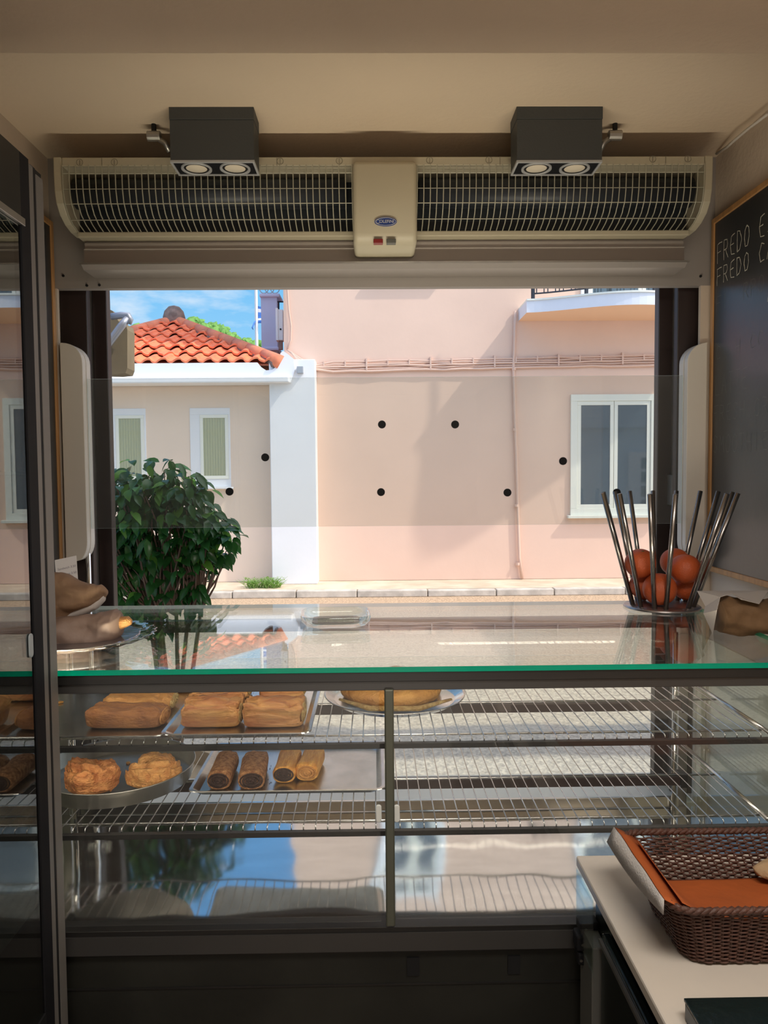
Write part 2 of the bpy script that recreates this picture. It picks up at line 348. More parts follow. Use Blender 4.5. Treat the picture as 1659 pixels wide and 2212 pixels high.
# cables and conduit
cable_m = mat('pink_painted_cable', (0.74, 0.52, 0.42, 1), 0.8)
rr = random.Random(3)
cab = thing('cable_bundle', 'bundle of pink painted cables running across the pink facade below the balcony', 'cable', (3, YF - .03, fz(785)))
for k in range(5):
    b = BM(); pts = [P(620 + k * 2, 756 + k, YF - .06), P(650, 775 + 3 * k, YF - .05), P(682, 790 + k * 2, YF - .04)]
    for px in range(720, 1480, 40):
        base = 797 - (px - 690) * 0.022 - 6 + 5.2 * k - 8 + rr.uniform(-1.5, 1.5)
        pts.append(P(px, base, YF - .03 - rr.uniform(0, .015)))
    tube(b, pts, rr.choice([.011, .015, .018]), 6); finish('cable', b, cable_m, cab, smooth=True)
for px in range(700, 1420, 46):
    q = P(px, 789 - (px - 690) * .022, YF - .02); b = BM(); box(b, q.x - .012, q.x + .012, YF - .055, YF, q.z - .09, q.z + .09) if px % 3 == 0 else box(b, q.x - .01, q.x + .01, YF - .05, YF, q.z - .03, q.z + .06)
    finish('cable_clip', b, cable_m, cab)
b = BM(); pts = [P(px, py, YF - .035) for px, py in ((1113, 672), (1111, 740), (1109, 790), (1112, 900), (1116, 1010), (1119, 1120), (1122, 1205), (1128, 1250))]
tube(b, pts, .022, 8); o = tag(finish('conduit', b, cable_m, smooth=True), 'thin vertical conduit pipe on the pink facade under the balcony corner', 'pipe')
for py in (797, 928, 1092, 1218):
    b = BM(); q = P(1112 + (py - 900) * .02, py, YF - .035); tube(b, [q - Vector((0, 0, .02)), q + Vector((0, 0, .02))], .032, 8)
    finish('pipe_clamp', b, cable_m, o)
b = BM(); pts = [P(px, py, YF - .03) for px, py in ((619, 560), (621, 625), (624, 670), (629, 705), (628, 735), (620, 756))]
tube(b, pts, .012, 6); tag(finish('drop_cable', b, cable_m, smooth=True), 'single hanging cable on the left edge of the pink facade', 'cable')

# white pillar + left house
pil = thing('house_pillar', 'tall white painted pillar between the beige house and the pink building', 'pillar', (fx(632), YF - .2, -.05))
bx('shaft', (P(584, 1000, YF - .3).x, P(683, 1000, YF - .3).x, YF - .3, YF + .2, -.055, P(650, 776, YF - .3).z), white_m, pil, bevel=.01)
q = P(649, 800, YF - .3); bx('vent_box', (q.x - .045, q.x + .045, YF - .38, YF - .3, q.z - .05, q.z + .05), mat('grey_lamp', (.35, .38, .42, 1), .5), pil, bevel=.005)
hs = thing('small_house', 'low beige house with white cornice and orange tiled hip roof', 'house', (-4.2, YF, -.05))
XP = P(600, 1000, YF - .3).x
bx('wall', (-9, XP, YF, YF + .3, -.05, 3.1), beige_m, hs)
zc0 = P(400, 829, YF - .35).z; zc1 = P(400, 790, YF - .35).z
# cornice with upturned curl on its right end (outline in X-Z, extruded in depth)
o1 = [(-9, zc0), (P(628, 826, YF - .35).x, P(628, 826, YF - .35).z)]
for px, py in ((637, 800), (634, 775), (622, 765), (612, 758), (606, 762), (603, 775), (598, 790), (588, 799), (575, 800), (564, 793), (556, 783)):
    q = P(px, py, YF - .35); o1.append((q.x, q.z))
o1.append((-9, zc1 + .03))
b = BM(); prism(b, o1, lambda u, v, d: (u, d, v), YF - .35, YF - .02); finish('cornice', b, white_m, hs)
bx('cornice_step', (-9, P(625, 826, YF - .4).x, YF - .44, YF - .35, zc0, zc0 + .10), white_m, hs, bevel=.02)
def recess_window(px0, px1, py0, py1):
    a, c = fx(px0), fx(px1); t, d = fz(py0), fz(py1, 450)
    bb = BM(); S = .085
    for q in ((a, c, t - .10, t), (a, c, d, d + .12), (a, a + .15, d + .12, t - .10), (c - .03, c, d + .12, t - .10)): box(bb, q[0], q[1], YF - .012, YF + .05, q[2], q[3])
    f = finish('window', bb, white_m, hs, bevel=.004)
    a2, c2_, d2, t2 = a + .15, c - .03, d + .12, t - .10
    bb = BM(); s_ = .05
    for q in ((a2, c2_, t2 - s_, t2), (a2, c2_, d2, d2 + s_), (a2, a2 + s_, d2 + s_, t2 - s_), (c2_ - s_, c2_, d2 + s_, t2 - s_)): box(bb, q[0], q[1], YF - .02, YF - .005, q[2], q[3])
    finish('sash', bb, wink_m, f, bevel=.004)
    cb = BM(); m1 = 40; top = []; bot = []
    for k in range(m1 + 1):
        xx = a2 + s_ + (c2_ - a2 - 2 * s_) * k / m1; yy = YF - .008 + .006 * math.sin(k * 1.3)
        top.append(cb.verts.new((xx, yy, t2 - s_))); bot.append(cb.verts.new((xx, yy, d2 + s_)))
    for k in range(m1): cb.faces.new((bot[k], bot[k + 1], top[k + 1], top[k]))
    finish('curtain', cb, curt_m, f, smooth=True)
    bx('pane', (a2 + s_, c2_ - s_, YF - .020, YF - .016, d2 + s_, t2 - s_), gl_cur, f)
    bx('sill', (a - .02, c + .04, YF - .09, YF - .012, d - .03, d), white_m, f, bevel=.006)
recess_window(410, 497, 879, 1052); recess_window(228, 315, 879, 1052)
# roof
YE = YF - .30
eR = P(592, 788, YE); ap = P(378, 697, 14.2); eL = Vector((-5.3, YE, eR.z)); eR = Vector((eR.x, YE, eR.z))
tile_m = mat('terracotta_tiles', (0.95, 0.27, 0.12, 1), 0.8, var=0.3, vscale=7, bump=.2, bscale=25, col2=(0.80, 0.20, 0.10, 1))
ridge_m = mat('weathered_terracotta', (0.88, 0.27, 0.14, 1), 0.85, vscale=3, bump=.3, bscale=25, col2=(0.55, 0.22, 0.14, 1))
mort_m = mat('mortar', (0.30, 0.22, 0.19, 1), 0.95, var=.4, vscale=10)
b = BM(); NV = 96; rows = 7; per = 10
sl = (ap.z - eR.z) / (ap.y - YE); nrm = Vector((0, -sl, 1)).normalized(); W0 = .225
prev = None
for r_ in range(rows):
    for j in range(2):
        pass
for r_ in range(rows):
    v0, v1 = r_ / rows, min(1, (r_ + 1.12) / rows)
    rowsv = []
    for jv in range(4):
        t = jv / 3; v = v0 + (v1 - v0) * t
        xl = eL.x + (ap.x - eL.x) * v; xr_ = eR.x + (ap.x - eR.x) * v
        lift = .05 * (1 - t) + .008
        line = []
        x = xl
        nx = max(2, int((xr_ - xl) / .018))
        x0g = math.floor(xl / W0) * W0
        k = 0
        cols = []
        xx = math.floor(eL.x / .0194) * .0194
        while xx < eR.x + .02:
            cx = min(max(xx, xl), xr_)
            ph = (xx / W0) % 1.0
            hgt = .055 * (abs(math.sin(PI * ph)) ** 1.0) if ph < .65 else .055 * abs(math.sin(PI * .65)) * (1 - (ph - .65) / .35) ** 2 * .6
            dy = .018 * noise.noise(Vector((math.floor(xx / W0) * 3.1, r_ * 7.7, 0)))
            base = Vector((cx, YE + (ap.y - YE) * v, eR.z + (ap.z - eR.z) * v)) + nrm * (hgt + lift + dy)
            if jv == 0: base.y -= dy
            line.append(b.verts.new(base)); xx += .0194
        rowsv.append(line)
    # front lip
    lip = [b.verts.new(v.co - nrm * .028) for v in rowsv[0]]
    rowsv.insert(0, lip)
    for a_, c_ in zip(rowsv[:-1], rowsv[1:]):
        for k in range(len(a_) - 1):
            if (a_[k].co - a_[k + 1].co).length < 1e-4 and (c_[k].co - c_[k + 1].co).length < 1e-4: continue
            b.faces.new((a_[k], a_[k + 1], c_[k + 1], c_[k]))
bmesh.ops.remove_doubles(b, verts=b.verts, dist=.0005)
rf = finish('roof', b, tile_m, hs)
# other roof planes + underlay (solid hip)
b = BM(); back = Vector((eR.x, 2 * ap.y - YE, eR.z)); backl = Vector((eL.x, 2 * ap.y - YE, eL.z))
vs = [b.verts.new(p) for p in (eL, eR, back, backl, ap)]
b.faces.new((vs[0], vs[1], vs[4])); b.faces.new((vs[1], vs[2], vs[4])); b.faces.new((vs[2], vs[3], vs[4])); b.faces.new((vs[3], vs[0], vs[4])); b.faces.new((vs[3], vs[2], vs[1], vs[0]))
finish('roof_deck', b, ridge_m, rf)
def ridge(A, B, n):
    A = Vector(A); B = Vector(B); d = (B - A); 
    for i in range(n):
        p0 = A + d * (i / n); p1 = A + d * ((i + 1.12) / n)
        b = BM(); up = Vector((0, 0, .05)); tube(b, [p0 + up, p1 + up + Vector((0, 0, -.02))], [.085, .105], 12); finish('ridge_tile', b, ridge_m, hs, smooth=True)
    b = BM(); tube(b, [A, B], .10, 8); finish('mortar_bed', b, mort_m, hs)
ridge(ap, eR + Vector((.06, -.02, .02)), 8); ridge(ap, eL, 10)
b = BM(); lathe(b, [(0, .36), (.10, .33), (.17, .25), (.20, .14), (.19, .02), (.15, -.05), (0, -.06)], ap + Vector((0, -.05, -.06)), 20); finish('ridge_knob', b, mort_m, hs, smooth=True)
# broken gutter tile in the curl
b = BM()
for k in range(4):
    A = P(592 + k * 3, 786 + k * 2, YF - .1 - .02 * k); B = P(602 + k * 1, 794, YF - .1)
    tube(b, [A, B], .03, 8)
finish('broken_tile', b, ridge_m, hs)
# terrace pier + meter box + railing + flag
Yp = 13.4
pr = thing('terrace_pier', 'lilac white square pier with moulded cap rising behind the tiled roof', 'pillar', P(582, 756, Yp))
def pbox(parent, name, px0, px1, py0, py1, Y, dep, m, bev=.0):
    a = P(px0, py1, Y); c = P(px1, py0, Y); return bx(name, (a.x, c.x, Y, Y + dep, a.z, c.z), m, parent, bevel=bev)
lil = mat('lilac_plaster', (0.62, 0.62, 0.80, 1), .8, var=.04)
pbox(pr, 'shaft', 565, 598, 641, 750, Yp, .35, lil); pbox(pr, 'cap', 560, 604, 633, 641, Yp - .06, .47, lil, .02); pbox(pr, 'base', 562, 602, 749, 757, Yp - .04, .43, lil, .02)
pbox(pr, 'plinth', 566, 600, 757, 800, Yp, .5, mat('plinth_brown', (.45, .33, .30, 1), .9))
b = BM()
for k in range(3):
    c_ = P(570 + k * 12, 624, Yp); 
    tube(b, [c_ + Vector((.075 * math.cos(a * PI / 8), 0, .075 * math.sin(a * PI / 8))) for a in range(17)], .008, 5)
A = P(565, 614, Yp); B = P(640, 614, Yp); tube(b, [A, B], .01, 5)
finish('scrollwork', b, mat('pale_iron', (.45, .42, .42, 1), .6), pr)
b = BM(); A = P(599, 652, Yp + .1); B = P(616, 652, Yp + .1); tube(b, [A, B], .014, 5); tube(b, [P(602, 652, Yp + .1), P(602, 680, Yp + .1)], .014, 5)
finish('handrail', b, MATS['dark_iron'], pr)
mb = thing('meter_box', 'white wall-mounted meter box beside the lilac pier', 'box', P(604, 745, 12.2))
pbox(mb, 'case', 598, 611, 668, 735, 12.2, .18, mat('meter_white', (.78, .80, .80, 1), .5), .012); pbox(mb, 'lid', 596, 600, 665, 735, 12.18, .2, MATS['meter_white'], .005)
b = BM(); q = P(606, 711, 12.19); tube(b, [q, q + Vector((0, .02, 0))], .014, 8); finish('lock', b, black_m, mb)
pbox(mb, 'cable_gland', 602, 610, 735, 755, 12.25, .08, mat('rusty', (.30, .2, .17, 1), .9), .01)
fl = thing('flagpole', 'white flagpole with blue and white striped flag behind the roof', 'flagpole', P(554, 760, 22))
b = BM(); tube(b, [Vector((P(555, 790, 22).x, 22, ZR)), P(555, 790, 22), P(552, 560, 22)], .045, 8); finish('pole', b, white_m, fl)
b = BM(); nx, nz_ = 14, 9
g = []
tl, bl = P(553, 660, 22), P(555, 700, 22)
for j in range(nz_ + 1):
    row = []
    for i in range(nx + 1):
        t = i / nx; u = j / nz_
        row.append(b.verts.new(tl.lerp(bl, u) + Vector((.75 * t, .10 * math.sin(t * 7 + u * 3), -.45 * t * t + .05 * math.sin(u * 9)))))
    g.append(row)
for j in range(nz_):
    for i in range(nx):
        f = b.faces.new((g[j][i], g[j + 1][i], g[j + 1][i + 1], g[j][i + 1])); f.material_index = j % 2
        if j < 5 and i < 6: f.material_index = 1 if (j == 2 or i == 3) else 0
flg = finish('flag', b, [mat('flag_blue', (.10, .28, .75, 1), .8), mat('flag_white', (.85, .87, .92, 1), .8)], fl, smooth=True)
md = flg.modifiers.new('solid', 'SOLIDIFY'); md.thickness = .004
b = BM(); tube(b, [P(556, 690, 22), P(550, 697, 22), P(545, 708, 21.9), P(547, 712, 21.9)], [.03, .06, .05, .02], 8, flat=.4); finish('flag_tail', b, MATS['flag_blue'], fl, smooth=True)

# hill with scrub
b = BM(); g = []
hp = [(150, 800), (230, 740), (270, 715), (300, 705), (340, 700), (380, 695), (425, 688), (450, 695), (490, 708), (520, 728), (560, 735), (600, 760), (700, 800)]
def hy(px):
    for (a, ya), (c, yc) in zip(hp[:-1], hp[1:]):
        if a <= px <= c: return ya + (yc - ya) * (px - a) / (c - a)
    return 800
for i in range(111):
    px = 150 + i * 5; top = P(px, hy(px) + 10, 140); row = []
    for j in range(14):
        t = j / 13
        p = Vector((top.x, 140 - 60 * t, top.z * (1 - t) ** 1.2 - 2 * t)); p += Vector((0, 0, 1.2 * noise.noise(p * .25))); row.append(b.verts.new(p))
    g.append(row)
for i in range(110):
    for j in range(13): b.faces.new((g[i][j], g[i][j + 1], g[i + 1][j + 1], g[i + 1][j]))
st(finish('hill', b, mat('scrub_hillside', (0.30, 0.42, 0.13, 1), .95, vscale=.5, bump=.6, bscale=.6, col2=(0.14, 0.26, 0.07, 1)), smooth=True))
b = BM(); rr = random.Random(9)
for i in range(420):
    px = rr.uniform(255, 600); t = rr.random() ** 1.7 * .5; tp = P(px, hy(px) + 10, 140)
    c_ = Vector((tp.x, 140 - 60 * t, tp.z * (1 - t) ** 1.2 - 2 * t + rr.uniform(-.2, .5))); rad = rr.uniform(.35, 1.0)
    mt_ = Matrix.Translation(c_) @ Matrix.Diagonal((rad * rr.uniform(.8, 1.4), rad, rad * rr.uniform(.7, 1.2), 1))
    r0 = bmesh.ops.create_icosphere(b, subdivisions=2, radius=1, matrix=mt_)
    for v in r0['verts']: v.co += Vector((1, 1, 1)) * .8 * rad * noise.noise(v.co * 3.0)
tag(finish('hill_scrub', b, mat('pine_scrub', (0.20, 0.38, 0.09, 1), .95, vscale=1.2, col2=(0.10, 0.24, 0.05, 1))), 'green pines and scrub covering the distant hill', 'trees', kind='stuff')

# own facade outside, seen only in reflections
st(bx('wall_outside_right', (XR + .15, 12, 2.40, 2.60, ZR, 3.4), mat('pale_blue_render', (.62, .74, .85, 1), .8)))
st(bx('wall_outside_left', (-12, XL - .15, 2.40, 2.60, ZR, 3.4), MATS['pale_blue_render']))
st(bx('wall_outside_top', (-12, 12, 2.60, 2.72, 2.75, 3.4), MATS['pale_blue_render']))
d1 = thing('door_1', None, None, (7.4, 2.63, ZR)); st(d1)
b = BM(); box(b, 6.9, 7.9, 2.60, 2.66, ZR, 2.1); finish('door_leaf', b, white_m, d1)
for k in range(4): bx('door_pane', (7.25, 7.75, 2.66, 2.67, .5 + k * .38, .8 + k * .38), wglass_m, d1)
st(bx('roof_slab', (-12, 12, -3.3, 2.72, 3.4, 3.5), white_m))

# awning at the left
aw = thing('folded_awning', 'tan folded awning with a grey metal arm outside at the left window edge', 'awning', P(252, 800, 3.3))
b = BM(); YA = 3.3
o1 = [(150, 640), (236, 668), (244, 672), (256, 694), (272, 700), (275, 712), (275, 795), (271, 806), (250, 808), (150, 806)]
pts = [P(px, py, YA) for px, py in o1]; prism(b, [(p.x, p.z) for p in pts], lambda u, v, d: (u, d, v), YA, YA + .10)
finish('awning_cloth', b, mat('tan_canvas', (.34, .27, .17, 1), .9, var=.2, vscale=5, bump=.2, bscale=20, tr=.25), aw)
b = BM(); tube(b, [P(200, 778, YA - .06), P(236, 740, YA - .06), P(262, 704, YA - .06), P(276, 688, YA - .05)], .016, 10); finish('arm', b, mat('grey_pipe', (.38, .40, .46, 1), .35, metal=.5), aw, smooth=True)
b = BM(); tube(b, [P(240, 684, YA - .04), P(262, 681, YA - .04), P(277, 682, YA - .05), P(281, 690, YA - .05), P(277, 699, YA - .05)], .014, 10); finish('elbow', b, MATS['grey_pipe'], aw, smooth=True)
b = BM(); q = P(185, 700, YA + .1); tube(b, [(q.x, 2.721, q.z), (q.x, YA + .002, q.z)], .015, 10); finish('wall_arm', b, MATS['grey_pipe'], aw, smooth=True)

# ------------------------------------------------------------ ficus bush
YP = 3.25
bc = P(370, 1500, YP)
fic = thing('ficus_bush', 'bushy green ficus with drooping glossy leaves outside the window', 'bush', (bc.x, YP, ZR))
b = BM(); lathe(b, [(0, 0), (.15, 0), (.20, .42), (.22, .43), (.22, .50), (.19, .50), (.18, .44), (0, .44)], (bc.x, YP, ZR), 28); finish('pot', b, mat('tan_planter', (.50, .36, .22, 1), .8), fic, smooth=False)
clus = [(300, 1055, 62), (365, 1045, 52), (410, 1075, 52), (450, 1130, 42), (488, 1150, 30), (285, 1120, 70), (360, 1135, 66), (425, 1165, 48), (475, 1180, 26), (262, 1200, 50), (320, 1205, 52), (385, 1215, 42), (440, 1212, 28),
        (262, 1265, 40), (320, 1275, 34), (425, 1265, 26), (240, 1060, 50), (225, 1150, 60), (225, 1240, 45), (375, 1280, 26), (290, 1320, 30), (345, 1340, 24), (425, 1310, 14)]
s = YP / F
b = BM(); rl = random.Random(5); lm = 0
def leaf(bm, p, dirv, up, L_, W_, mi):
    d = dirv.normalized(); side = d.cross(up)
    if side.length < .05: side = d.cross(Vector((1, 0, 0)))
    side.normalize(); nn = side.cross(d).normalized()
    rows_ = [(0, .06), (.18, .75), (.42, 1.0), (.68, .78), (.87, .30), (1.0, .02)]
    prev = None
    for t, w_ in rows_:
        c0 = p + d * (L_ * t) - nn * (L_ * .28 * t * t)
        tri = [bm.verts.new(c0 - side * (W_ * w_ * .5) + nn * (W_ * .16 * w_)), bm.verts.new(c0), bm.verts.new(c0 + side * (W_ * w_ * .5) + nn * (W_ * .16 * w_))]
        if prev:
            for k in (0, 1):
                f = bm.faces.new((prev[k], prev[k + 1], tri[k + 1], tri[k])); f.material_index = mi; f.smooth = True
        prev = tri
leafpos = []
for cx, cy, r_ in clus:
    n_ = int(84 * (r_ / 50) ** 2)
    ce = P(cx, cy, YP); R_ = r_ * s
    for i in range(n_):
        v = Vector((rl.gauss(0, 1), rl.gauss(0, 1), rl.gauss(0, 1))).normalized() * (R_ * rl.uniform(.35, 1.14))
        v.y *= 1.3
        p = ce + v
        o_ = v.normalized(); dirv = Vector((o_.x * .7 + rl.uniform(-.5, .5), o_.y * .7 + rl.uniform(-.6, .4), rl.uniform(-1.1, .15)))
        leaf(b, p, dirv, Vector((rl.uniform(-.4, .4), rl.uniform(-.8, -.1), 1)), rl.uniform(.050, .085), rl.uniform(.026, .040), 1 if rl.random() < .16 else 0)
        if i % 9 == 0: leafpos.append(p)
leaf_m = mat('ficus_leaf', (0.045, 0.17, 0.035, 1), .25, vscale=6, col2=(0.022, 0.10, 0.022, 1), tr=.25, spec=.5)
leaf2_m = mat('ficus_young_leaf', (0.16, 0.40, 0.06, 1), .35, tr=.4)
finish('foliage', b, [leaf_m, leaf2_m], fic)
b = BM(); root = Vector((bc.x, YP, ZR + .44))
stems = []
for k in range(9):
    a = P(rl.uniform(300, 440), rl.uniform(1290, 1400), YP + rl.uniform(-.06, .06)); r0 = root + Vector((rl.uniform(-.05, .05), rl.uniform(-.04, .04), 0))
    stems.append(a); tube(b, [r0, r0.lerp(a, .5) + Vector((rl.uniform(-.02, .02), 0, 0)), a], [.012, .010, .008], 6)
for p in leafpos:
    a = min(stems, key=lambda q_: (q_ - p).length + rl.uniform(0, .12)); mid = a.lerp(p, .5) + Vector((rl.uniform(-.02, .02), rl.uniform(-.02, .02), -.02))
    tube(b, [a, mid, p], [.006, .004, .002], 5, cap=False)
finish('branches', b, mat('ficus_bark', (.22, .14, .10, 1), .9), fic, smooth=True)

# weeds at the pillar foot
b = BM()
for i in range(150):
    q = P(rl.uniform(532, 605), 1255, YF - .45 - rl.uniform(0, .25)); q.z = -.055
    h = rl.uniform(.05, .16); d = Vector((rl.uniform(-.1, .1), rl.uniform(-.06, .02), h)); tube(b, [q, q + d * .5, q + d + Vector((d.x * .6, 0, 0))], [.004, .003, .001], 4, cap=False)
    for k in range(3): leaf(b, q + d * rl.uniform(.3, 1), Vector((rl.uniform(-1, 1), rl.uniform(-1, 0), rl.uniform(.0, .8))), Vector((0, 0, 1)), .045, .018, 0)
tag(finish('weeds', b, mat('weed_green', (.30, .50, .12, 1), .8, tr=.3)), 'low green weeds growing on the pavement at the foot of the white pillar', 'weeds', kind='stuff')

# ------------------------------------------------------------ air curtain
ac = thing('air_curtain', 'long cream air curtain with dark wire grilles mounted above the serving window', 'air curtain', (0.03, 2.3, 2.3))
X0, X1 = P(116, 400, 2.2).x, P(1540, 400, 2.2).x
zt = P(829, 337, 2.2).z
prof = [(2.20, zt), (2.20, 2.44), (2.203, 2.39), (2.212, 2.360), (2.235, 2.335), (2.27, 2.318), (2.31, 2.309), (2.36, 2.308)]
for a, c in ((X0, X0 + .022), (X1 - .022, X1)):
    b = BM(); prism(b, prof + [(2.418, 2.33), (2.418, zt)], lambda u, v, d: (d, u, v), a, c); finish('end_cap', b, cream_m, ac, bevel=.003)
zg0 = zt - .024
b = BM(); box(b, X0 + .022, X1 - .022, 2.205, 2.418, zg0, zt); finish('top_strip', b, cream_m, ac, bevel=.002)
b = BM(); box(b, X0 + .022, X1 - .022, 2.305, 2.36, 2.294, 2.310); finish('bottom_lip', b, cream_m, ac, bevel=.003)
b = BM(); box(b, X0 + .022, X1 - .022, 2.33, 2.416, 2.311, zg0); finish('casing', b, mat('dark_inside', (.012, .016, .02, 1), .6), ac)
b = BM()
for a, c in ((X0 + .03, -.07), (.14, X1 - .03)): tube(b, [(a, 2.285, 2.41), (c, 2.285, 2.41)], .042, 16)
finish('blower_drum', b, mat('drum', (.035, .04, .05, 1), .45, metal=.3), ac, smooth=True)
gm = mat('grille_wire', (.36, .34, .26, 1), .5)
XC0, XC1 = P(762, 430, 2.18).x, P(901, 430, 2.18).x
gp = [(y - .0035, z) for y, z in prof[1:-1]]; gp = [(2.1965, zg0)] + gp
for a, c in ((X0 + .026, XC0 - .002), (XC1 + .002, X1 - .026)):
    b = BM(); n_ = int((c - a) / .0182)
    for i in range(n_ + 1):
        x = a + (c - a) * i / n_; tube(b, [(x, y, z) for y, z in gp], .0016, 5)
    for k, (y, z) in enumerate(((2.1965, 2.437), (2.1985, 2.395), (2.209, 2.358), (2.245, 2.325))):
        tube(b, [(a, y + .002, z), (c, y + .002, z)], .0014 if k != 1 else .001, 4)
    finish('grille', b, gm, ac)
for px in (172, 247, 605, 733, 928, 1056, 1410, 1486):
    q = P(px, 347 - (px - 829) * .006, 2.204); b = BM(); tube(b, [q + Vector((.009 * math.cos(k * PI / 10), 0, .009 * math.sin(k * PI / 10))) for k in range(20)], .0006, 4, closed=True)
    box(b, q.x - .0005, q.x + .0005, q.y - .001, q.y + .001, q.z - .006, q.z + .006); finish('screw_cover', b, mat('seam', (.2, .18, .13, 1), .7), ac)
for px in (220, 598, 1080, 1438): 
    q = P(px, 347, 2.2045); bx('seam', (q.x - .0007, q.x + .0007, 2.2035, 2.206, zg0, zt), MATS['seam'], ac)
zb = P(829, 529, 2.19).z; ztp = P(829, 346, 2.18).z
cc = BM(); zk = P(829, 512, 2.18).z
prism(cc, [(2.178, ztp), (2.178, zk + .012), (2.184, zk), (2.20, zb), (2.40, zb), (2.40, ztp)], lambda u, v, d: (d, u, v), XC0, XC1)
cov = finish('cover', cc, cream_m, ac, bevel=.014, seg=4, smooth=True)
cov.modifiers['bevel'].angle_limit = math.radians(50)
q = P(833, 479, 2.1765)
bd = BM(); prism(bd, [(q.x + .031 * math.cos(a * PI / 24), q.z + .0125 * math.sin(a * PI / 24)) for a in range(48)], lambda u, v, d: (u, d, v), 2.1745, 2.1785)
badge = finish('badge', bd, mat('badge_blue', (.02, .05, .22, 1), .3), cov)
bd = BM(); tube(bd, [(q.x + .0285 * math.cos(a * PI / 24), 2.1742, q.z + .0103 * math.sin(a * PI / 24)) for a in range(48)], .0005, 4, closed=True); finish('badge_ring', bd, mat('badge_silver', (.55, .55, .55, 1), .4), cov)
def text_mesh(name, s_, size, m, parent, loc, rot, extrude=.0003, align='CENTER', space=1.0):
    cu = bpy.data.curves.new(name, 'FONT'); cu.body = s_; cu.size = size; cu.extrude = extrude; cu.align_x = align; cu.align_y = 'CENTER'; cu.space_character = space
    t = bpy.data.objects.new(name, cu); COL.objects.link(t); dg = bpy.context.evaluated_depsgraph_get(); me = bpy.data.meshes.new_from_object(t.evaluated_get(dg)); COL.objects.unlink(t); bpy.data.objects.remove(t)
    o = bpy.data.objects.new(name, me); COL.objects.link(o); me.materials.clear(); me.materials.append(m)
    R_ = rot if isinstance(rot, Matrix) else Matrix.Identity(4)
    me.transform(R_); me.transform(Matrix.Translation(Vector(loc)))
    if parent is not None: me.transform(Matrix.Translation(-wloc(parent))); o.parent = parent
    return o
RXZ = Matrix.Rotation(PI / 2, 4, 'X')
text_mesh('badge_text', 'OLEFINI', .0115, MATS['badge_silver'], cov, (q.x + .003, 2.1742, q.z), RXZ)
bd = BM(); tube(bd, [(q.x - .021 + .005 * math.cos(a * PI / 10), 2.1742, q.z + .005 * math.sin(a * PI / 10)) for a in range(20)], .0005, 4, closed=True); finish('badge_emblem', bd, MATS['badge_silver'], cov)
for px, m in ((817, mat('red_switch', (.22, .012, .012, 1), .3)), (845, mat('grey_switch', (.10, .10, .085, 1), .4))):
    a = P(px - 10, 528, 2.188); c = P(px + 10, 519, 2.188); zc_ = (a.z + c.z) / 2 + .001
    bx('switch', (a.x, c.x, 2.177, 2.205, zc_ - .0055, zc_ + .0055), m, ac, bevel=.001)
# shutter box below
sh = thing('shutter_rail', 'grey aluminium roller shutter rail under the air curtain', 'shutter rail', (0.03, 2.36, 2.22))
xa_, xb_ = P(174, 545, 2.3).x, P(1486, 545, 2.3).x
z1_, z2_ = P(829, 513, 2.33).z, P(829, 568, 2.30).z
b = BM(); prism(b, [(2.345, z1_ + .02), (2.345, z1_ - .01), (2.335, z1_ - .012), (2.335, z1_ - .03), (2.328, z1_ - .032), (2.325, z2_ + .006), (2.30, z2_ + .004), (2.30, z2_), (2.32, z2_ - .012), (2.418, z2_ - .012), (2.418, z1_ + .02)], lambda u, v, d: (d, u, v), xa_, xb_)
finish('profile', b, mat('shutter_grey', (.36, .32, .29, 1), .4, metal=.35), sh)
bx('edge_trim', (xa_ - .004, xb_ + .004, 2.297, 2.302, z2_ - .001, z2_ + .004), alu_m, sh)
for k in (.020, .038, .05): bx('groove', (xa_, xb_, 2.3245 + .0035 - k * .02, 2.336, z2_ + k, z2_ + k + .0012), mat('groove_light', (.5, .46, .42, 1), .4), sh)
for px, py in ((137, 596), (188, 617), (215, 616), (1513, 597)):
    q = P(px, py, YB - .001); b = BM(); tube(b, [q, q + Vector((0, -.004, 0))], .004, 8); tag(finish('screw', b, dark_m), {137: 'small dark screw in the lintel beside the left chalkboard', 188: 'small dark screw above the dark left window jamb', 215: 'small dark screw above the left brown sash', 1513: 'small dark screw in the lintel at the right chalkboard'}[px], 'screw', 'screws in the lintel')

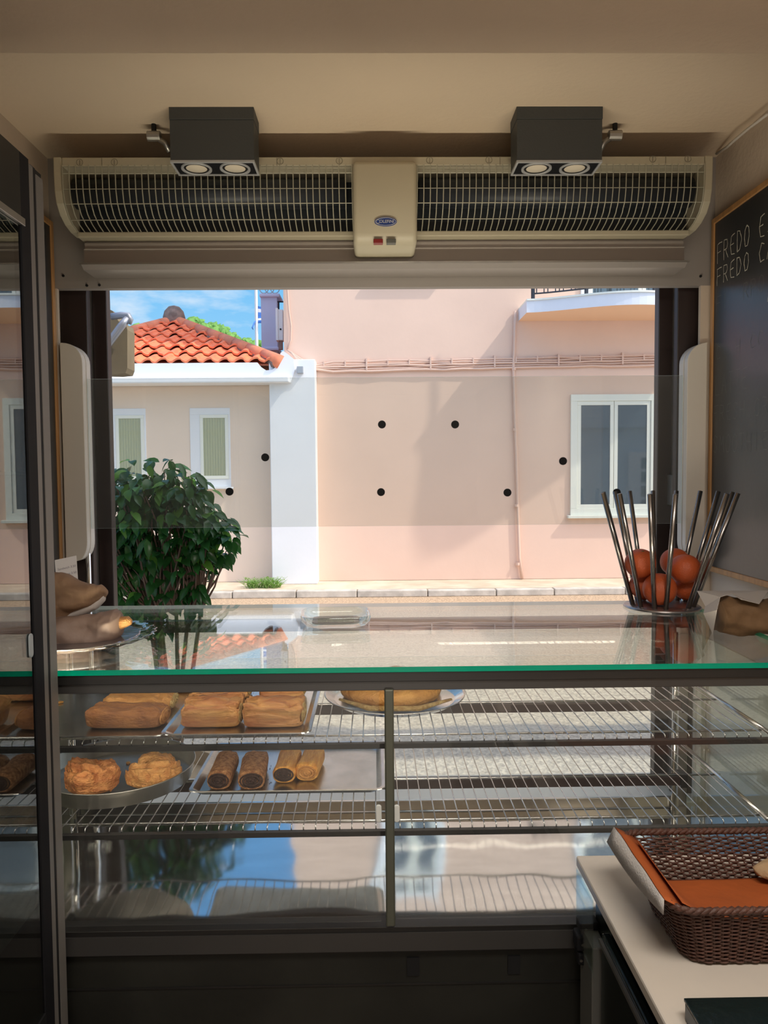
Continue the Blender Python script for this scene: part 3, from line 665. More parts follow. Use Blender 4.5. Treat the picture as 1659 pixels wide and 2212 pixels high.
# ------------------------------------------------------------ twin ceiling spots
def spot(px0, px1, label, side):
    Y0, Y1 = 2.088, 2.182
    xa_, xb_ = P(px0, 300, Y0).x, P(px1, 300, Y0).x; z0_ = P((px0 + px1) / 2, 350, Y0).z
    t = thing('ceiling_spotlight', label, 'spotlight', ((xa_ + xb_) / 2, (Y0 + Y1) / 2, z0_), group=None)
    bx('mounting_base', (xa_, xb_, Y0, Y1, ZC - .032, ZC), spot_m, t, bevel=.001)
    bx('housing', (xa_ + .001, xb_ - .001, Y0 + .001, Y1 - .001, z0_ + .006, ZC - .0325), spot_m, t, bevel=.001)
    b = BM(); r_ = .006
    for d in ((xa_, xb_, Y0, Y0 + r_), (xa_, xb_, Y1 - r_, Y1), (xa_, xa_ + r_, Y0 + r_, Y1 - r_), (xb_ - r_, xb_, Y0 + r_, Y1 - r_)): box(b, *d, z0_ - .001, z0_ + .006)
    finish('trim', b, mat('light_grey_trim', (.38, .38, .38, 1), .4), t, bevel=.001)
    bx('plate', (xa_ + r_, xb_ - r_, Y0 + r_, Y1 - r_, z0_ + .002, z0_ + .006), black_m, t)
    for k in (-1, 1):
        c_ = ((xa_ + xb_) / 2 + k * .052, (Y0 + Y1) / 2, z0_)
        b = BM(); lathe(b, [(.041, .003), (.041, -.002), (.037, -.002), (.034, .001)], c_, 28); ring_ = finish('lamp_ring', b, MATS['light_grey_trim'], t, smooth=True)
        b = BM(); lathe(b, [(.034, .001), (.031, -.001), (.028, .0005)], c_, 28); finish('inner_ring', b, dgrey_m, ring_, smooth=True)
        b = BM(); lathe(b, [(.028, .0008), (.014, -.0015), (0, -.002)], c_, 24); finish('lens', b, mat('lamp_lens', (.75, .66, .52, 1), .25), ring_, smooth=True)
    return t
spot(366, 549, 'twin square graphite ceiling spotlight on the left of the air curtain cover', -1)
spot(1116, 1302, 'twin square graphite ceiling spotlight on the right of the air curtain cover', 1)
for px, lab in ((335, 'small metal pipe fitting on the ceiling left of the left spotlight'), (1326, 'small metal pipe fitting on the ceiling right of the right spotlight')):
    q = P(px, 300, 2.2); s_ = 1 if px > 800 else -1
    t = thing('pipe_fitting', lab, 'fitting', (q.x, 2.2, ZC - .03))
    b = BM(); tube(b, [(q.x - .018, 2.19, ZC - .032), (q.x + .018, 2.19, ZC - .032)], .014, 12); finish('socket', b, alu_m, t, smooth=False, bevel=.001)
    b = BM(); tube(b, [(q.x, 2.19, ZC - .032), (q.x - s_ * .03, 2.195, ZC - .05), (q.x - s_ * .04, 2.20, ZC - .07)], .008, 8); finish('pipe', b, alu_m, t, smooth=True)
    b = BM(); tube(b, [(q.x, 2.19, ZC - .03), (q.x, 2.19, ZC)], .007, 8); finish('bracket', b, dark_m, t)
b = BM(); tube(b, [P(1659, 246, 2.05), P(1620, 275, 2.14), P(1590, 300, 2.2), P(1570, 318, 2.27), P(1548, 332, 2.38)], .004, 6)
o_ = finish('ceiling_cable', b, ivory_m, smooth=True); tag(o_, 'thin pale cable running along the ceiling corner above the right chalkboard', 'cable')

# ------------------------------------------------------------ chalkboards
FONT = {'F': [[(1, 1), (0, 1), (0, 0)], [(0, .55), (.7, .55)]], 'R': [[(0, 0), (0, 1), (.7, .95), (.8, .7), (.6, .5), (0, .48)], [(.35, .48), (.9, 0)]],
        'E': [[(.9, 1), (.2, .95), (0, .5), (.2, .05), (.9, 0)], [(.05, .52), (.7, .55)]], 'D': [[(0, 0), (0, 1), (.5, .95), (.85, .5), (.5, .05), (0, 0)]],
        'O': [[(.45, 1), (.1, .8), (0, .4), (.2, .02), (.6, 0), (.9, .4), (.8, .85), (.45, 1)]], 'S': [[(.85, .9), (.4, 1), (.1, .75), (.5, .5), (.8, .25), (.5, 0), (.05, .1)]],
        'P': [[(0, 0), (0, 1), (.7, .95), (.8, .7), (.6, .5), (0, .48)]], 'C': [[(.9, .9), (.4, 1), (.05, .5), (.3, .03), (.9, .08)]], 'A': [[(0, 0), (.45, 1), (.9, 0)], [(.2, .4), (.7, .4)]],
        'M': [[(0, 0), (.1, 1), (.45, .4), (.8, 1), (.9, 0)]], 'T': [[(0, 1), (.9, 1)], [(.45, 1), (.45, 0)]], 'H': [[(0, 1), (0, 0)], [(.8, 1), (.8, 0)], [(0, .5), (.8, .5)]],
        'I': [[(.4, 1), (.4, 0)]], 'L': [[(.1, 1), (0, 0), (.8, 0)]], 'N': [[(0, 0), (0, 1), (.8, 0), (.8, 1)]], 'G': [[(.9, .9), (.4, 1), (.05, .5), (.3, .03), (.9, .1), (.9, .45), (.5, .45)]],
        'n': [[(0, 0), (.1, 1)], [(.05, .5), (.55, 1.1), (.9, .0)]], ' ': [], '1': [[(.2, .8), (.5, 1), (.5, 0)]], '2': [[(0, .8), (.4, 1), (.8, .75), (0, 0), (.9, 0)]], '/': [[(0, -.3), (.7, 1.1)]]}
def chalk(bm, s_, x, side, ystart, z, h, adv, wd=.0022):
    """text written along the side wall; runs toward the viewer (-Y) on the right wall."""
    for i, ch in enumerate(s_):
        for stroke in FONT.get(ch, []):
            pts = []
            for u, v in stroke:
                y = ystart - (i * adv + u * adv * .72) * side
                pts.append(Vector((x, y, z + v * h)))
            fine = []
            for a, c in zip(pts[:-1], pts[1:]):
                for k in range(5): fine.append(a.lerp(c, k / 5))
            fine.append(pts[-1])
            fine = [p + Vector((0, noise.noise(p * 60) * .0015, noise.noise(p * 70 + Vector((5, 1, 2))) * .0015)) for p in fine]
            vs = []
            for k, p in enumerate(fine):
                t = (fine[min(k + 1, len(fine) - 1)] - fine[max(k - 1, 0)]).normalized(); nn = Vector((0, -t.z, t.y)) * wd * (.35 + .5 * abs(noise.noise(p * 90)))
                vs.append((bm.verts.new(p + nn), bm.verts.new(p - nn)))
            for k in range(len(vs) - 1): bm.faces.new((vs[k][0], vs[k + 1][0], vs[k + 1][1], vs[k][1]))
zt_, zb_ = P(1537, 484, 2.39).z, P(1537, 1222, 2.39).z
def chalkboard(xw, s_, y_far, y_near, label):
    t = thing('chalkboard', label, 'chalkboard', (xw, (y_far + y_near) / 2, zb_))
    xi = xw - s_ * .02
    lo, hi = min(xw - s_ * .001, xi + s_ * .005), max(xw - s_ * .001, xi + s_ * .005)
    bx('board', (lo, hi, y_near, y_far, zb_, zt_), board_m, t)
    lo, hi = min(xw - s_ * .0005, xi), max(xw - s_ * .0005, xi); w_ = .016
    b = BM()
    for d in ((y_far - .001, y_far + w_, zb_ - w_, zt_ + w_), (y_near - w_, y_near + .001, zb_ - w_, zt_ + w_), (y_near, y_far, zt_ - .001, zt_ + w_), (y_near, y_far, zb_ - w_, zb_ + .001)): box(b, lo, hi, d[0], d[1], d[2], d[3])
    finish('frame', b, wood_m, t, bevel=.002)
    return t, xi + s_ * .0046
t, xs_ = chalkboard(XR, 1, 2.385, 1.35, 'framed chalkboard with chalk drinks menu on the right wall')
Y0 = 2.365
for s__, py, h, y_off, wd in (('FREDO ESPRESSO', 556, .058, 0, .0026), ('FREDO CAPPUCCINO', 604, .050, 0, .0024), ('FI  RPO', 668, .045, 0, .0010), ('C  H CC', 772, .04, 0, .0012), ('LATTE', 848, .06, 0, .0010), ('FRESH ORANGE', 905, .048, -.02, .0013), ('SMOOTHIES', 972, .052, -.02, .0016)):
    b = BM(); z = P(1545, py + (14 if py < 640 else 6), Y0).z; chalk(b, s__, xs_, 1, Y0 - y_off * .5, z, h, .0425, wd); finish('chalk_writing', b, chalk_m if py < 640 else chalk2_m, t)
b = BM(); chalk(b, '/', xs_, 1, 2.06, P(1640, 640, 2.1).z, .08, .05, .0018); finish('chalk_writing', b, chalk_m, t)
t, xs_ = chalkboard(XL, -1, 2.385, 1.60, 'framed chalkboard on the left wall half hidden by the fridge')
b = BM(); q = P(95, 583, 2.25); chalk(b, 'n', xs_, -1, 2.23, q.z, .045, .07, .0016); finish('chalk_writing', b, chalk_m, t)

# ------------------------------------------------------------ white side guards and glass screen
GY0, GY1 = 2.402, 2.470
def guard(px_in, wallx, label):
    s_ = 1 if px_in > 800 else -1
    xin = P(px_in, 900, GY0).x; xo = wallx - s_ * .0265 - s_ * .001
    z0_, z1_ = P(px_in, 1212, GY0).z, P(px_in, 740, GY0).z
    t = thing('screen_side_post', label, 'post', ((xin + xo) / 2, (GY0 + GY1) / 2, z0_))
    r_ = .06; lo, hi = 0, abs(xo - xin)
    out_ = [(hi, z0_), (hi, z1_)]
    for k in range(9):
        a = PI / 2 * k / 8; out_.append((r_ * (1 - math.sin(a)) if r_ < hi else hi * (1 - math.sin(a)), z1_ - r_ + r_ * math.cos(a)))
    for k in range(9):
        a = PI / 2 * k / 8; out_.append(((r_ * .6) * (1 - math.cos(a)), z0_ + r_ - r_ * math.sin(a)))
    for i, (a, c) in enumerate(((GY0, GY0 + .028), (GY0 + .033, GY1))):
        b = BM(); prism(b, [(xin + s_ * u, v) for u, v in out_], lambda u, v, d: (u, d, v), a, c); finish('panel', b, ivory_m, t, bevel=.002)
    b = BM(); prism(b, [(xin + s_ * (.004 + u * .97), v) for u, v in out_], lambda u, v, d: (u, d, v), GY0 + .028, GY0 + .033); finish('gasket', b, mat('gasket_red_brown', (.12, .05, .04, 1), .6), t)
    b = BM(); xp = xin + s_ * .016; tube(b, [(xp, GY1 - .02, .534), (xp, GY1 - .02, z0_ + .02)], .008, 12); finish('foot_tube', b, steel_m, t, smooth=True)
    return xin
xi1 = guard(181, XL, 'white rounded side post of the glass screen beside the left chalkboard')
xi2 = guard(1484, XR, 'white rounded side post of the glass screen beside the right chalkboard')
YS = 2.435
z0_, z1_ = P(829, 1136, YS).z, P(829, 815, YS).z
scr = thing('glass_screen', 'clear glass pane with black dots spanning the serving window', 'glass pane', (0, YS, z0_))
b = BM(); box(b, xi1 + .002, xi2 - .002, YS - .003, YS + .003, z0_, z1_)
gp_ = finish('pane', b, [g_pane, edge2_m], scr)
for p in gp_.data.polygons:
    if abs(p.normal.y) < .5: p.material_index = 1
for px, py in ((825, 917), (983, 917), (573, 988), (1216, 996), (496, 1062), (823, 1063), (1096, 1064), (1332, 1064)):
    q = P(px, py, YS - .004); b = BM(); tube(b, [q, q + Vector((0, -.003, 0))], .0125, 24); finish('dot', b, black_m, scr)

# ------------------------------------------------------------ display case
ZG = 1.2195; ZD = .688
case = thing('display_case', 'glass bakery display case with green-edged glass top under the window', 'display case', (0, 1.77, 0))
CX = .845
b = BM(); box(b, -.90, .90, 1.487, 2.222, ZG - .0105, ZG)
gt = finish('glass_top', b, [g_top, edge_m, edge2_m], case)
for p in gt.data.polygons:
    if abs(p.normal.z) < .5: p.material_index = 1 if p.normal.y < .5 else 2
bx('top_rail', (-CX, CX, 1.492, 1.525, 1.189, ZG - .0115), dgrey_m, case, bevel=.001)
bx('rail_channel', (-CX, CX, 1.498, 1.535, 1.170, 1.1885), mat('rail_grey', (.075, .072, .070, 1), .35, metal=.5), case, bevel=.001)
bx('rear_rail', (-CX, CX, 2.035, 2.060, 1.178, ZG - .0115), brown_m, case)
for s_ in (-1, 1):
    a, c = sorted((s_ * CX, s_ * (CX - .006)))
    b = BM(); box(b, a, c, 1.545, 2.03, ZD, 1.175); finish('end_glass', b, g_end, case)
    a, c = sorted((s_ * CX, s_ * (CX - .025)))
    bx('rear_upright', (a, c, 2.035, 2.06, ZD - .05, 1.177), alu_m, case, bevel=.002)
    a, c = sorted((s_ * CX, s_ * (CX - .02)))
    bx('front_upright', (a, c, 1.50, 1.52, ZD, 1.170), dgrey_m, case)
    b = BM(); tube(b, [(s_ * (CX - .045), 2.012, ZD), (s_ * (CX - .045), 2.012, 1.17)], .007, 10); finish('shelf_pole', b, steel_m, case, smooth=True)
b = BM(); box(b, -CX + .026, CX - .026, 2.042, 2.047, ZD - .02, 1.177); finish('front_glass', b, g_slide, case)
# polished deck (slightly dented sheet)
b = BM(); nx, ny = 120, 44; g = []
for j in range(ny + 1):
    row = []
    for i in range(nx + 1):
        x = -CX + .002 + (2 * CX - .004) * i / nx; y = 1.535 + .497 * j / ny
        h = .0011 * noise.noise(Vector((x * 4.2, y * 5.5, 1.7))) + .00045 * noise.noise(Vector((x * 12, y * 9, 4)))
        row.append(b.verts.new((x, y, ZD + h)))
    g.append(row)
for j in range(ny):
    for i in range(nx): b.faces.new((g[j][i], g[j][i + 1], g[j + 1][i + 1], g[j + 1][i]))
deck_m = mat('polished_deck', (0.80, 0.80, 0.78, 1), 0.065, metal=1.0, var=.08, vscale=7, stretch=(1, 3, 1))
finish('deck', b, deck_m, case, smooth=True)
bx('deck_lip', (-CX + .026, CX - .026, 2.024, 2.034, ZD + .002, ZD + .03), steel_m, case, bevel=.002)
bx('bottom_rail', (-CX, CX, 1.492, 1.533, .640, ZD + .004), dgrey_m, case, bevel=.001)
bx('bottom_channel', (-CX, CX, 1.488, 1.4915, .645, ZD - .006), MATS['rail_grey'], case)
bx('base_cabinet', (-CX, CX, 1.505, 2.034, .02, .639), mat('dark_steel_panel', (.028, .028, .023, 1), .45, metal=.3, var=.5, vscale=4, bump=.05, bscale=40), case, bevel=.002)
bx('panel_seam', (-CX + .01, CX - .01, 1.502, 1.505, .565, .568), dgrey_m, case)
for k in (.0, .34): bx('vent', (.06 + k * .6, .085 + k * .6, 1.501, 1.505, .585, .622), dark_m, case)
bx('mullion', (P(832, 1750, 1.497).x, P(852, 1750, 1.497).x, 1.4875, 1.4975, ZD + .007, 1.1745), mat('greenish_aluminium', (.13, .135, .105, 1), .45, metal=.5), case, bevel=.003)
bx('case_fill_housing', (-.81, .81, 1.5355, 1.600, 1.1785, 1.183), MATS['rail_grey'], case, bevel=.001)  # invented strip carrying the added upward fill, out of sight behind the rail
# sliding doors
for k, (a, c, y) in enumerate(((-CX + .02, P(821, 1750, 1.51).x, 1.506), (P(845, 1750, 1.51).x, CX - .02, 1.515))):
    b = BM(); box(b, a, c, y, y + .004, ZD + .007, 1.1705); d_ = finish('sliding_door', b, [g_slide, edge2_m], case)
    for p in d_.data.polygons:
        if abs(p.normal.x) > .5: p.material_index = 1
    xh = (c - .006) if k == 0 else (a + .012)
    q = P(818 if k == 0 else 857, 1757, y - .003)
    b = BM(); prism(b, [(q.x + .006 * math.cos(t_ * PI / 10), q.z + (.012 if math.sin(t_ * PI / 10) > 0 else -.012) + .006 * math.sin(t_ * PI / 10)) for t_ in range(20)], lambda u, v, d: (u, d, v), y - .0058, y - .0002); finish('handle', b, mat('milky_plastic', (.75, .77, .74, 1), .35), d_, bevel=.002)
# wire shelves
def wire_shelf(zs):
    y0, y1 = 1.552, 2.018; xe = CX - .018
    b = BM(); n_ = 64
    for i in range(n_ + 1):
        x = -xe + .03 + (2 * xe - .06) * i / n_
        tube(b, [(x, y1, zs), (x, y0 + .006, zs), (x, y0, zs - .003), (x, y0 + .001, zs - .010)], .0013, 6)
    s_ = finish('wire_shelf', b, wire_m, case, smooth=True)
    b = BM()
    for y, z in ((y1, zs - .004), (y0 + .03, zs - .004), (1.80, zs - .004)): tube(b, [(-xe, y, z), (xe, y, z)], .0026, 8)
    for k in (-1, 1): tube(b, [(k * (xe - .012), y0, zs), (k * (xe - .012), y1, zs)], .0048, 8)
    finish('shelf_frame', b, wire_m, s_, smooth=True)
    bx('front_bar', (-xe, xe, y0 - .008, y0 + .004, zs - .020, zs - .009), dgrey_m, s_, bevel=.001)
    bx('support_bar', (-xe + .09, xe - .09, 1.80, 1.822, zs - .030, zs - .008), brown_m, s_, bevel=.001)
    for k in (-1, 1): bx('bracket', (k * (xe - .088) - .008, k * (xe - .088) + .008, 1.795, 1.83, zs - .034, zs - .002), dgrey_m, s_, bevel=.001)
ZS1 = P(829, 1594, 1.552).z; ZS2 = P(829, 1782, 1.552).z
wire_shelf(ZS1); wire_shelf(ZS2)

# ------------------------------------------------------------ trays
def tray_mesh(name, label, X0, X1, Y0, Y1, z, lip, m, flare=.010, rot=0):
    t = thing(name, label, 'tray', ((X0 + X1) / 2, (Y0 + Y1) / 2, z), rot)
    hx, hy = (X1 - X0) / 2, (Y1 - Y0) / 2; b = BM(); loops = []
    for dx, zz in ((-flare, .0012), (-flare - .003, .0012), (-.001, lip - .001), (.006, lip), (.007, lip - .002), (0, lip - .0035), (-flare, -.0), ):
        loops.append([b.verts.new((u, v, zz)) for u, v in rrect(-hx - dx, hx + dx, -hy - dx, hy + dx, .018, 5)])
    for A, B in zip(loops[1:-1], loops[2:]):
        for k in range(len(A)): b.faces.new((A[k], A[(k + 1) % len(A)], B[(k + 1) % len(A)], B[k]))
    b.faces.new(loops[1]); b.faces.new(loops[-1][::-1])
    bmesh.ops.delete(b, geom=loops[0], context='VERTS')
    bmesh.ops.recalc_face_normals(b, faces=b.faces)
    finish('tray_body', b, m, t, local=True, bevel=0)
    return t
t1z = ZS1 + .0015; t2z = ZS2 + .0015
c0 = G(395, 1603, t1z); c1 = G(118, 1606, t1z)
def tray_top_level(name, label, X0, X1, Y0, Y1, z, lip, m, **k):
    t = tray_mesh(name, label, X0, X1, Y0, Y1, z, lip, m, **k); ch = t.children[0]
    # one continuous sheet: the tray is a single mesh object
    ch.parent = None; ch.location = t.location; ch.name = name; ch.rotation_euler = t.rotation_euler
    tag(ch, label, 'tray'); bpy.data.objects.remove(t); return ch
tray_top_level('baking_tray', 'flat worn tray at the left end of the upper shelf holding two strudels', -.80, G(345, 1600, t1z).x, 1.557, 1.985, t1z, .010, tray_m, flare=.006)
tray_top_level('baking_tray', 'bright tray on the upper shelf holding four flaky cheese pies', G(352, 1597, t1z).x, G(664, 1594, t1z).x, 1.557, 1.985, t1z, .012, mat('bright_tray', (.80, .80, .80, 1), .22, metal=1.0, var=.1, vscale=20, bump=.03, bscale=30))
tray_top_level('baking_tray', 'long silver tray on the lower shelf holding four pastry rolls', G(404, 1722, t2z).x + .008, G(826, 1714, t2z).x, G(620, 1718, t2z).y, 2.0, t2z, .014, tray_m)
def round_tray(name, label, cx, cy, z, r, h, m, flare=.012, roll=.003):
    b = BM(); lathe(b, [(0, .001), (r - flare - .004, .001), (r - flare, .003), (r - .001, h - .001), (r + roll, h + .001), (r + roll + .001, h - .001), (r, h - .003), (r - flare + .0015, 0), (0, -.0002)], (0, 0, 0), 64)
    bmesh.ops.recalc_face_normals(b, faces=b.faces)
    o = finish(name, b, m, local=True, smooth=True); o.location = (cx, cy, z); return tag(o, label, 'tray')
pr_ = G(843, 1557, t1z); rp = .165
round_tray('round_tray', 'round shallow metal tray on the upper shelf holding the coiled pie', .048, pr_.y + rp + .004, t1z, rp, .014, steel_m, flare=.02)
PC1 = Vector((.048, pr_.y + rp + .004, t1z + .0015))
pr_ = G(260, 1749, t2z); rp2 = .178
PC2 = Vector((-.615, pr_.y + rp2 - .004, t2z))
round_tray('round_baking_pan', 'deep round baking pan on the lower shelf holding two triangular pies', PC2.x, PC2.y, t2z, rp2, .036, pan_m, flare=.008, roll=.002)

# ------------------------------------------------------------ pastries
pas_b = mat('pastry_brown', (.40, .17, .055, 1), .62, vscale=30, bump=.5, bscale=120, col2=(.26, .10, .035, 1), stretch=(1, 2.5, 2.5))
pas_g = mat('pastry_golden', (.62, .31, .095, 1), .6, vscale=28, bump=.5, bscale=110, col2=(.46, .20, .055, 1), stretch=(1, 3, 3))
pas_c = mat('pastry_cheese', (.66, .35, .12, 1), .5, vscale=20, bump=.5, bscale=70, col2=(.38, .13, .045, 1), stretch=(.4, 2.2, 2.2))
pas_o = mat('pastry_orange', (.88, .46, .11, 1), .6, vscale=25, bump=.5, bscale=100, col2=(.58, .23, .04, 1), stretch=(.6, 3, 3))
pas_s = mat('pastry_seeded', (.66, .34, .15, 1), .75, vscale=110, bump=1.0, bscale=220, col2=(.30, .12, .05, 1))
pas_f = mat('pastry_filling', (.045, .022, .018, 1), .8, vscale=60, bump=.8, bscale=120)
pas_v = mat('pastry_cut_cheese', (.62, .46, .20, 1), .8, vscale=60, bump=.8, bscale=140, col2=(.42, .25, .09, 1))
def pastry(name, label, group, loc, rz, Lx, Wy, H, m, seed=0, wr=.10, e1=.35, e2=.30, ridges=0, taper=None, ends=None, folds=0):
    t = thing(name, label, 'pastry', loc, rz, group)
    b = BM(); nu, nv = 110, 64; g = []; rs = Vector((seed * 3.7, seed * 1.3, seed * 2.1))
    for i in range(nu + 1):
        u = -PI / 2 + PI * i / nu; row = []
        for j in range(nv):
            v = 2 * PI * j / nv
            x = sp(math.sin(u), e2); cr_ = sp(math.cos(u), e2); y = cr_ * sp(math.cos(v), e1); z = cr_ * sp(math.sin(v), e1)
            p = Vector((x * Lx / 2, y * Wy / 2, z * H / 2))
            if taper: f_ = taper(x); p.y = p.y * f_ ; p.z *= (.75 + .25 * f_)
            n1 = noise.noise(Vector((p.x * 14, p.y * 34, p.z * 40)) + rs); n2 = noise.noise(Vector((p.x * 45, p.y * 110, p.z * 110)) + rs)
            d = H * wr * (n1 * 1.3 + n2 * .7 + .5 * noise.noise(Vector((p.x * 120, p.y * 240, p.z * 240)) + rs)) + H * wr * 1.2 * noise.noise(Vector((p.x * 22, p.y * 22, 0)) + rs)
            if folds: d += H * .24 * (abs(math.sin(p.y * folds * .8 + p.z * folds * .9 + p.x * 7 + 3.2 * n1)) ** .7 - .6) * (1 if z > -.2 else .3)
            if ridges: d += H * .10 * (abs(math.sin(p.x * ridges)) - .6) * (1 if z > 0 else .2)
            dirn = p.normalized(); 
            p.z += d * (.9 if z > -.5 else .1); p.y += d * dirn.y * .7; p.x += d * dirn.x * .35
            p.z = max(p.z + H / 2, .0006 + .0002 * (n1 + 1)); row.append(b.verts.new(p))
        g.append(row)
    for i in range(nu):
        for j in range(nv): b.faces.new((g[i][j], g[i][(j + 1) % nv], g[i + 1][(j + 1) % nv], g[i + 1][j]))
    bmesh.ops.remove_doubles(b, verts=b.verts, dist=.00015)
    bmesh.ops.recalc_face_normals(b, faces=b.faces)
    finish('crust', b, m, t, local=True, smooth=True)
    if ends:
        b = BM(); hx = Lx / 2 - .004
        for k, rr_ in enumerate((1.0, .72, .44, .2)):
            pts = [(hx + .0035 + .001 * k + .001 * noise.noise(Vector((a * .7, k, seed))), Wy * .40 * rr_ * math.cos(a * PI / 14), H / 2 + H * .34 * rr_ * math.sin(a * PI / 14)) for a in range(28)]
            tube(b, pts, .0022 + .0012 * (k % 2), 6, closed=True)
        lathe_pts = [b.verts.new((hx + .003, Wy * .42 * math.cos(a * PI / 12), H / 2 + H * .36 * math.sin(a * PI / 12))) for a in range(24)]
        b.faces.new(lathe_pts)
        finish('open_end', b, ends, t, local=True, smooth=True)
    return t
zt1 = t1z + .0016; zt2 = t2z + .0016
g1 = 'strudels on the left upper tray'
q = G(262, 1581, zt1); pastry('strudel', 'dark brown strudel roll in front on the left upper tray', g1, (q.x, q.y + .048, zt1), math.radians(-2), .162, .088, .040, pas_b, 1, .13, .62, .34, ends=pas_g)
q = G(290, 1545, zt1); pastry('strudel', 'light golden strudel roll behind the dark brown one', g1, (q.x, q.y + .052, zt1), 0, .155, .088, .036, pas_g, 2, .13, .6, .34, ridges=130, ends=pas_v)
q = G(372, 1512, zt1); pastry('bread_roll', 'pale bread roll at the back right of the left upper tray', None, (q.x - .02, q.y + .09, zt1), 0, .10, .07, .04, pas_g, 12)
g2 = 'cheese pies on the bright tray'
for (px, py, dx, lab, sd, hh) in ((452, 1578, 0, 'flaky cheese pie front left on the bright tray', 3, .053), (589, 1578, 0, 'flaky cheese pie front right on the bright tray', 4, .051), (487, 1514, 0, 'flaky cheese pie back left on the bright tray', 5, .040), (606, 1513, 0, 'flaky cheese pie back right on the bright tray', 6, .040)):
    q = G(px, py, zt1); pastry('cheese_pie', lab, g2, (q.x, q.y + .042, zt1), math.radians(sd - 4.5) * .8, .124 if hh > .045 else .108, .082, hh * 1.04, pas_c, sd, .13, .62, .26, folds=95, ends=pas_v)
# coiled pie
cp = thing('coiled_pie', 'large coiled filo pie on the round upper tray', 'pie', PC1)
b = BM(); pts = []; rs_ = []
for k in range(240):
    a = -PI * .5 + k / 240 * PI * 5.2 + 2.2; rad = .127 - .105 * k / 240
    pts.append(Vector((rad * math.cos(a), rad * math.sin(a), .024 + .004 * k / 240 + .0015 * noise.noise(Vector((k * .25, 0, 0)))))); rs_.append(.0225 * (.90 + .12 * noise.noise(Vector((k * .35, 3, 0)))) * min(1, .4 + k / 20, .4 + (239 - k) / 20))
tube(b, pts, rs_, 14)
for v in b.verts: v.co += v.co.normalized() * .0022 * noise.noise(v.co * 130) + Vector((0, 0, .002 * noise.noise(v.co * 60)))
for v in b.verts: v.co.z = max(v.co.z, .002)
finish('filo_coil', b, mat('pastry_coil', (.52, .27, .075, 1), .65, vscale=25, bump=.6, bscale=110, col2=(.36, .16, .04, 1)), cp, local=True, smooth=True)
b = BM(); tube(b, [(-.13, -.05, .012), (-.06, -.123, .012), (.05, -.128, .012), (.13, -.06, .012)], [.004, .009, .009, .004], 8, flat=.7)
finish('filo_flakes', b, pas_v, cp, local=True, smooth=True)
# rolls on the lower tray, axis runs away from the viewer
def roll(name, label, group, px0, px1, pyb, Ldepth, H, m, mend, seed, turn=0):
    a, c = G(px0, pyb, zt2), G(px1, pyb, zt2); W = c.x - a.x
    return pastry(name, label, group, ((a.x + c.x) / 2, (a.y + c.y) / 2 + Ldepth / 2, zt2), -PI / 2 + math.radians(turn), Ldepth, W, H, m, seed, .06, .75, .16, ends=mend)
roll('seeded_roll', 'seeded brown pastry roll at the left of the long lower tray', 'seeded rolls', 445, 497, 1708, .135, .046, pas_s, pas_f, 21, 1)
roll('seeded_roll', 'seeded brown pastry roll second from left on the long lower tray', 'seeded rolls', 509, 568, 1708, .135, .046, pas_s, pas_f, 22, 4)
roll('filo_roll', 'golden filo roll beside the seeded rolls', 'golden filo rolls', 590, 640, 1693, .125, .042, pas_o, pas_f, 23, -2)
roll('filo_roll', 'golden filo roll at the right of the pastries on the long tray', 'golden filo rolls', 642, 692, 1689, .125, .043, pas_o, pas_g, 24, -5)
# triangular pies in the pan
g3 = 'triangular pies in the round pan'
q = P(187, 1722, PC2.y - .115); pastry('triangular_pie', 'brown triangular puff pie at the left of the round pan', g3, (-.645, PC2.y - .085, t2z + .0022), math.radians(-4), .118, .115, .068, mat('pastry_red', (.80, .36, .12, 1), .5, vscale=22, bump=.6, bscale=90, col2=(.50, .17, .05, 1), stretch=(2, 3, 3)), 31, .16, .75, .6, taper=lambda x: .45 + .55 * (1 - abs(x + .1)), folds=80)
pastry('triangular_pie', 'golden triangular puff pie at the right of the round pan', g3, (-.513, PC2.y - .055, t2z + .0022), math.radians(16), .128, .115, .064, mat('pastry_amber', (.86, .46, .15, 1), .5, vscale=22, bump=.6, bscale=90, col2=(.62, .26, .07, 1), stretch=(2, 3, 3)), 32, .14, .75, .6, taper=lambda x: .40 + .60 * (1 - abs(x - .1)), folds=85)
# crumbs
def crumbs(name, label, spots, m, z):
    b = BM(); r_ = random.Random(len(spots))
    for px, py, sz in spots:
        q = G(px, py, z); mt_ = Matrix.Translation((q.x, q.y, z + sz * .4)) @ Matrix.Rotation(r_.uniform(0, 3), 4, 'Z') @ Matrix.Diagonal((sz * 1.5, sz, sz * .5, 1)); bmesh.ops.create_icosphere(b, subdivisions=1, radius=1, matrix=mt_)
    tag(finish(name, b, m), label, 'crumbs', kind='stuff')
rc = random.Random(4)
crumbs('dark_crumbs', 'dark seed crumbs scattered between the rolls on the long lower tray', [(rc.uniform(566, 588), rc.uniform(1650, 1700), .0012) for _ in range(14)], pas_f, zt2)
crumbs('dark_crumbs', 'dark seed crumbs between the two back cheese pies', [(rc.uniform(537, 550), rc.uniform(1496, 1525), .001) for _ in range(12)], pas_f, zt1)
crumbs('pastry_flakes', 'orange pastry flakes lying loose in the round baking pan', [(277, 1650, .006), (356, 1656, .006), (378, 1668, .004), (330, 1652, .003), (345, 1657, .004)], pas_o, t2z + .0015)
crumbs('pastry_flakes', 'orange pastry flake at the left of the flat worn tray', [(130, 1519, .006)], pas_o, zt1)

# ------------------------------------------------------------ things on the glass top
ZT = ZG + .0005
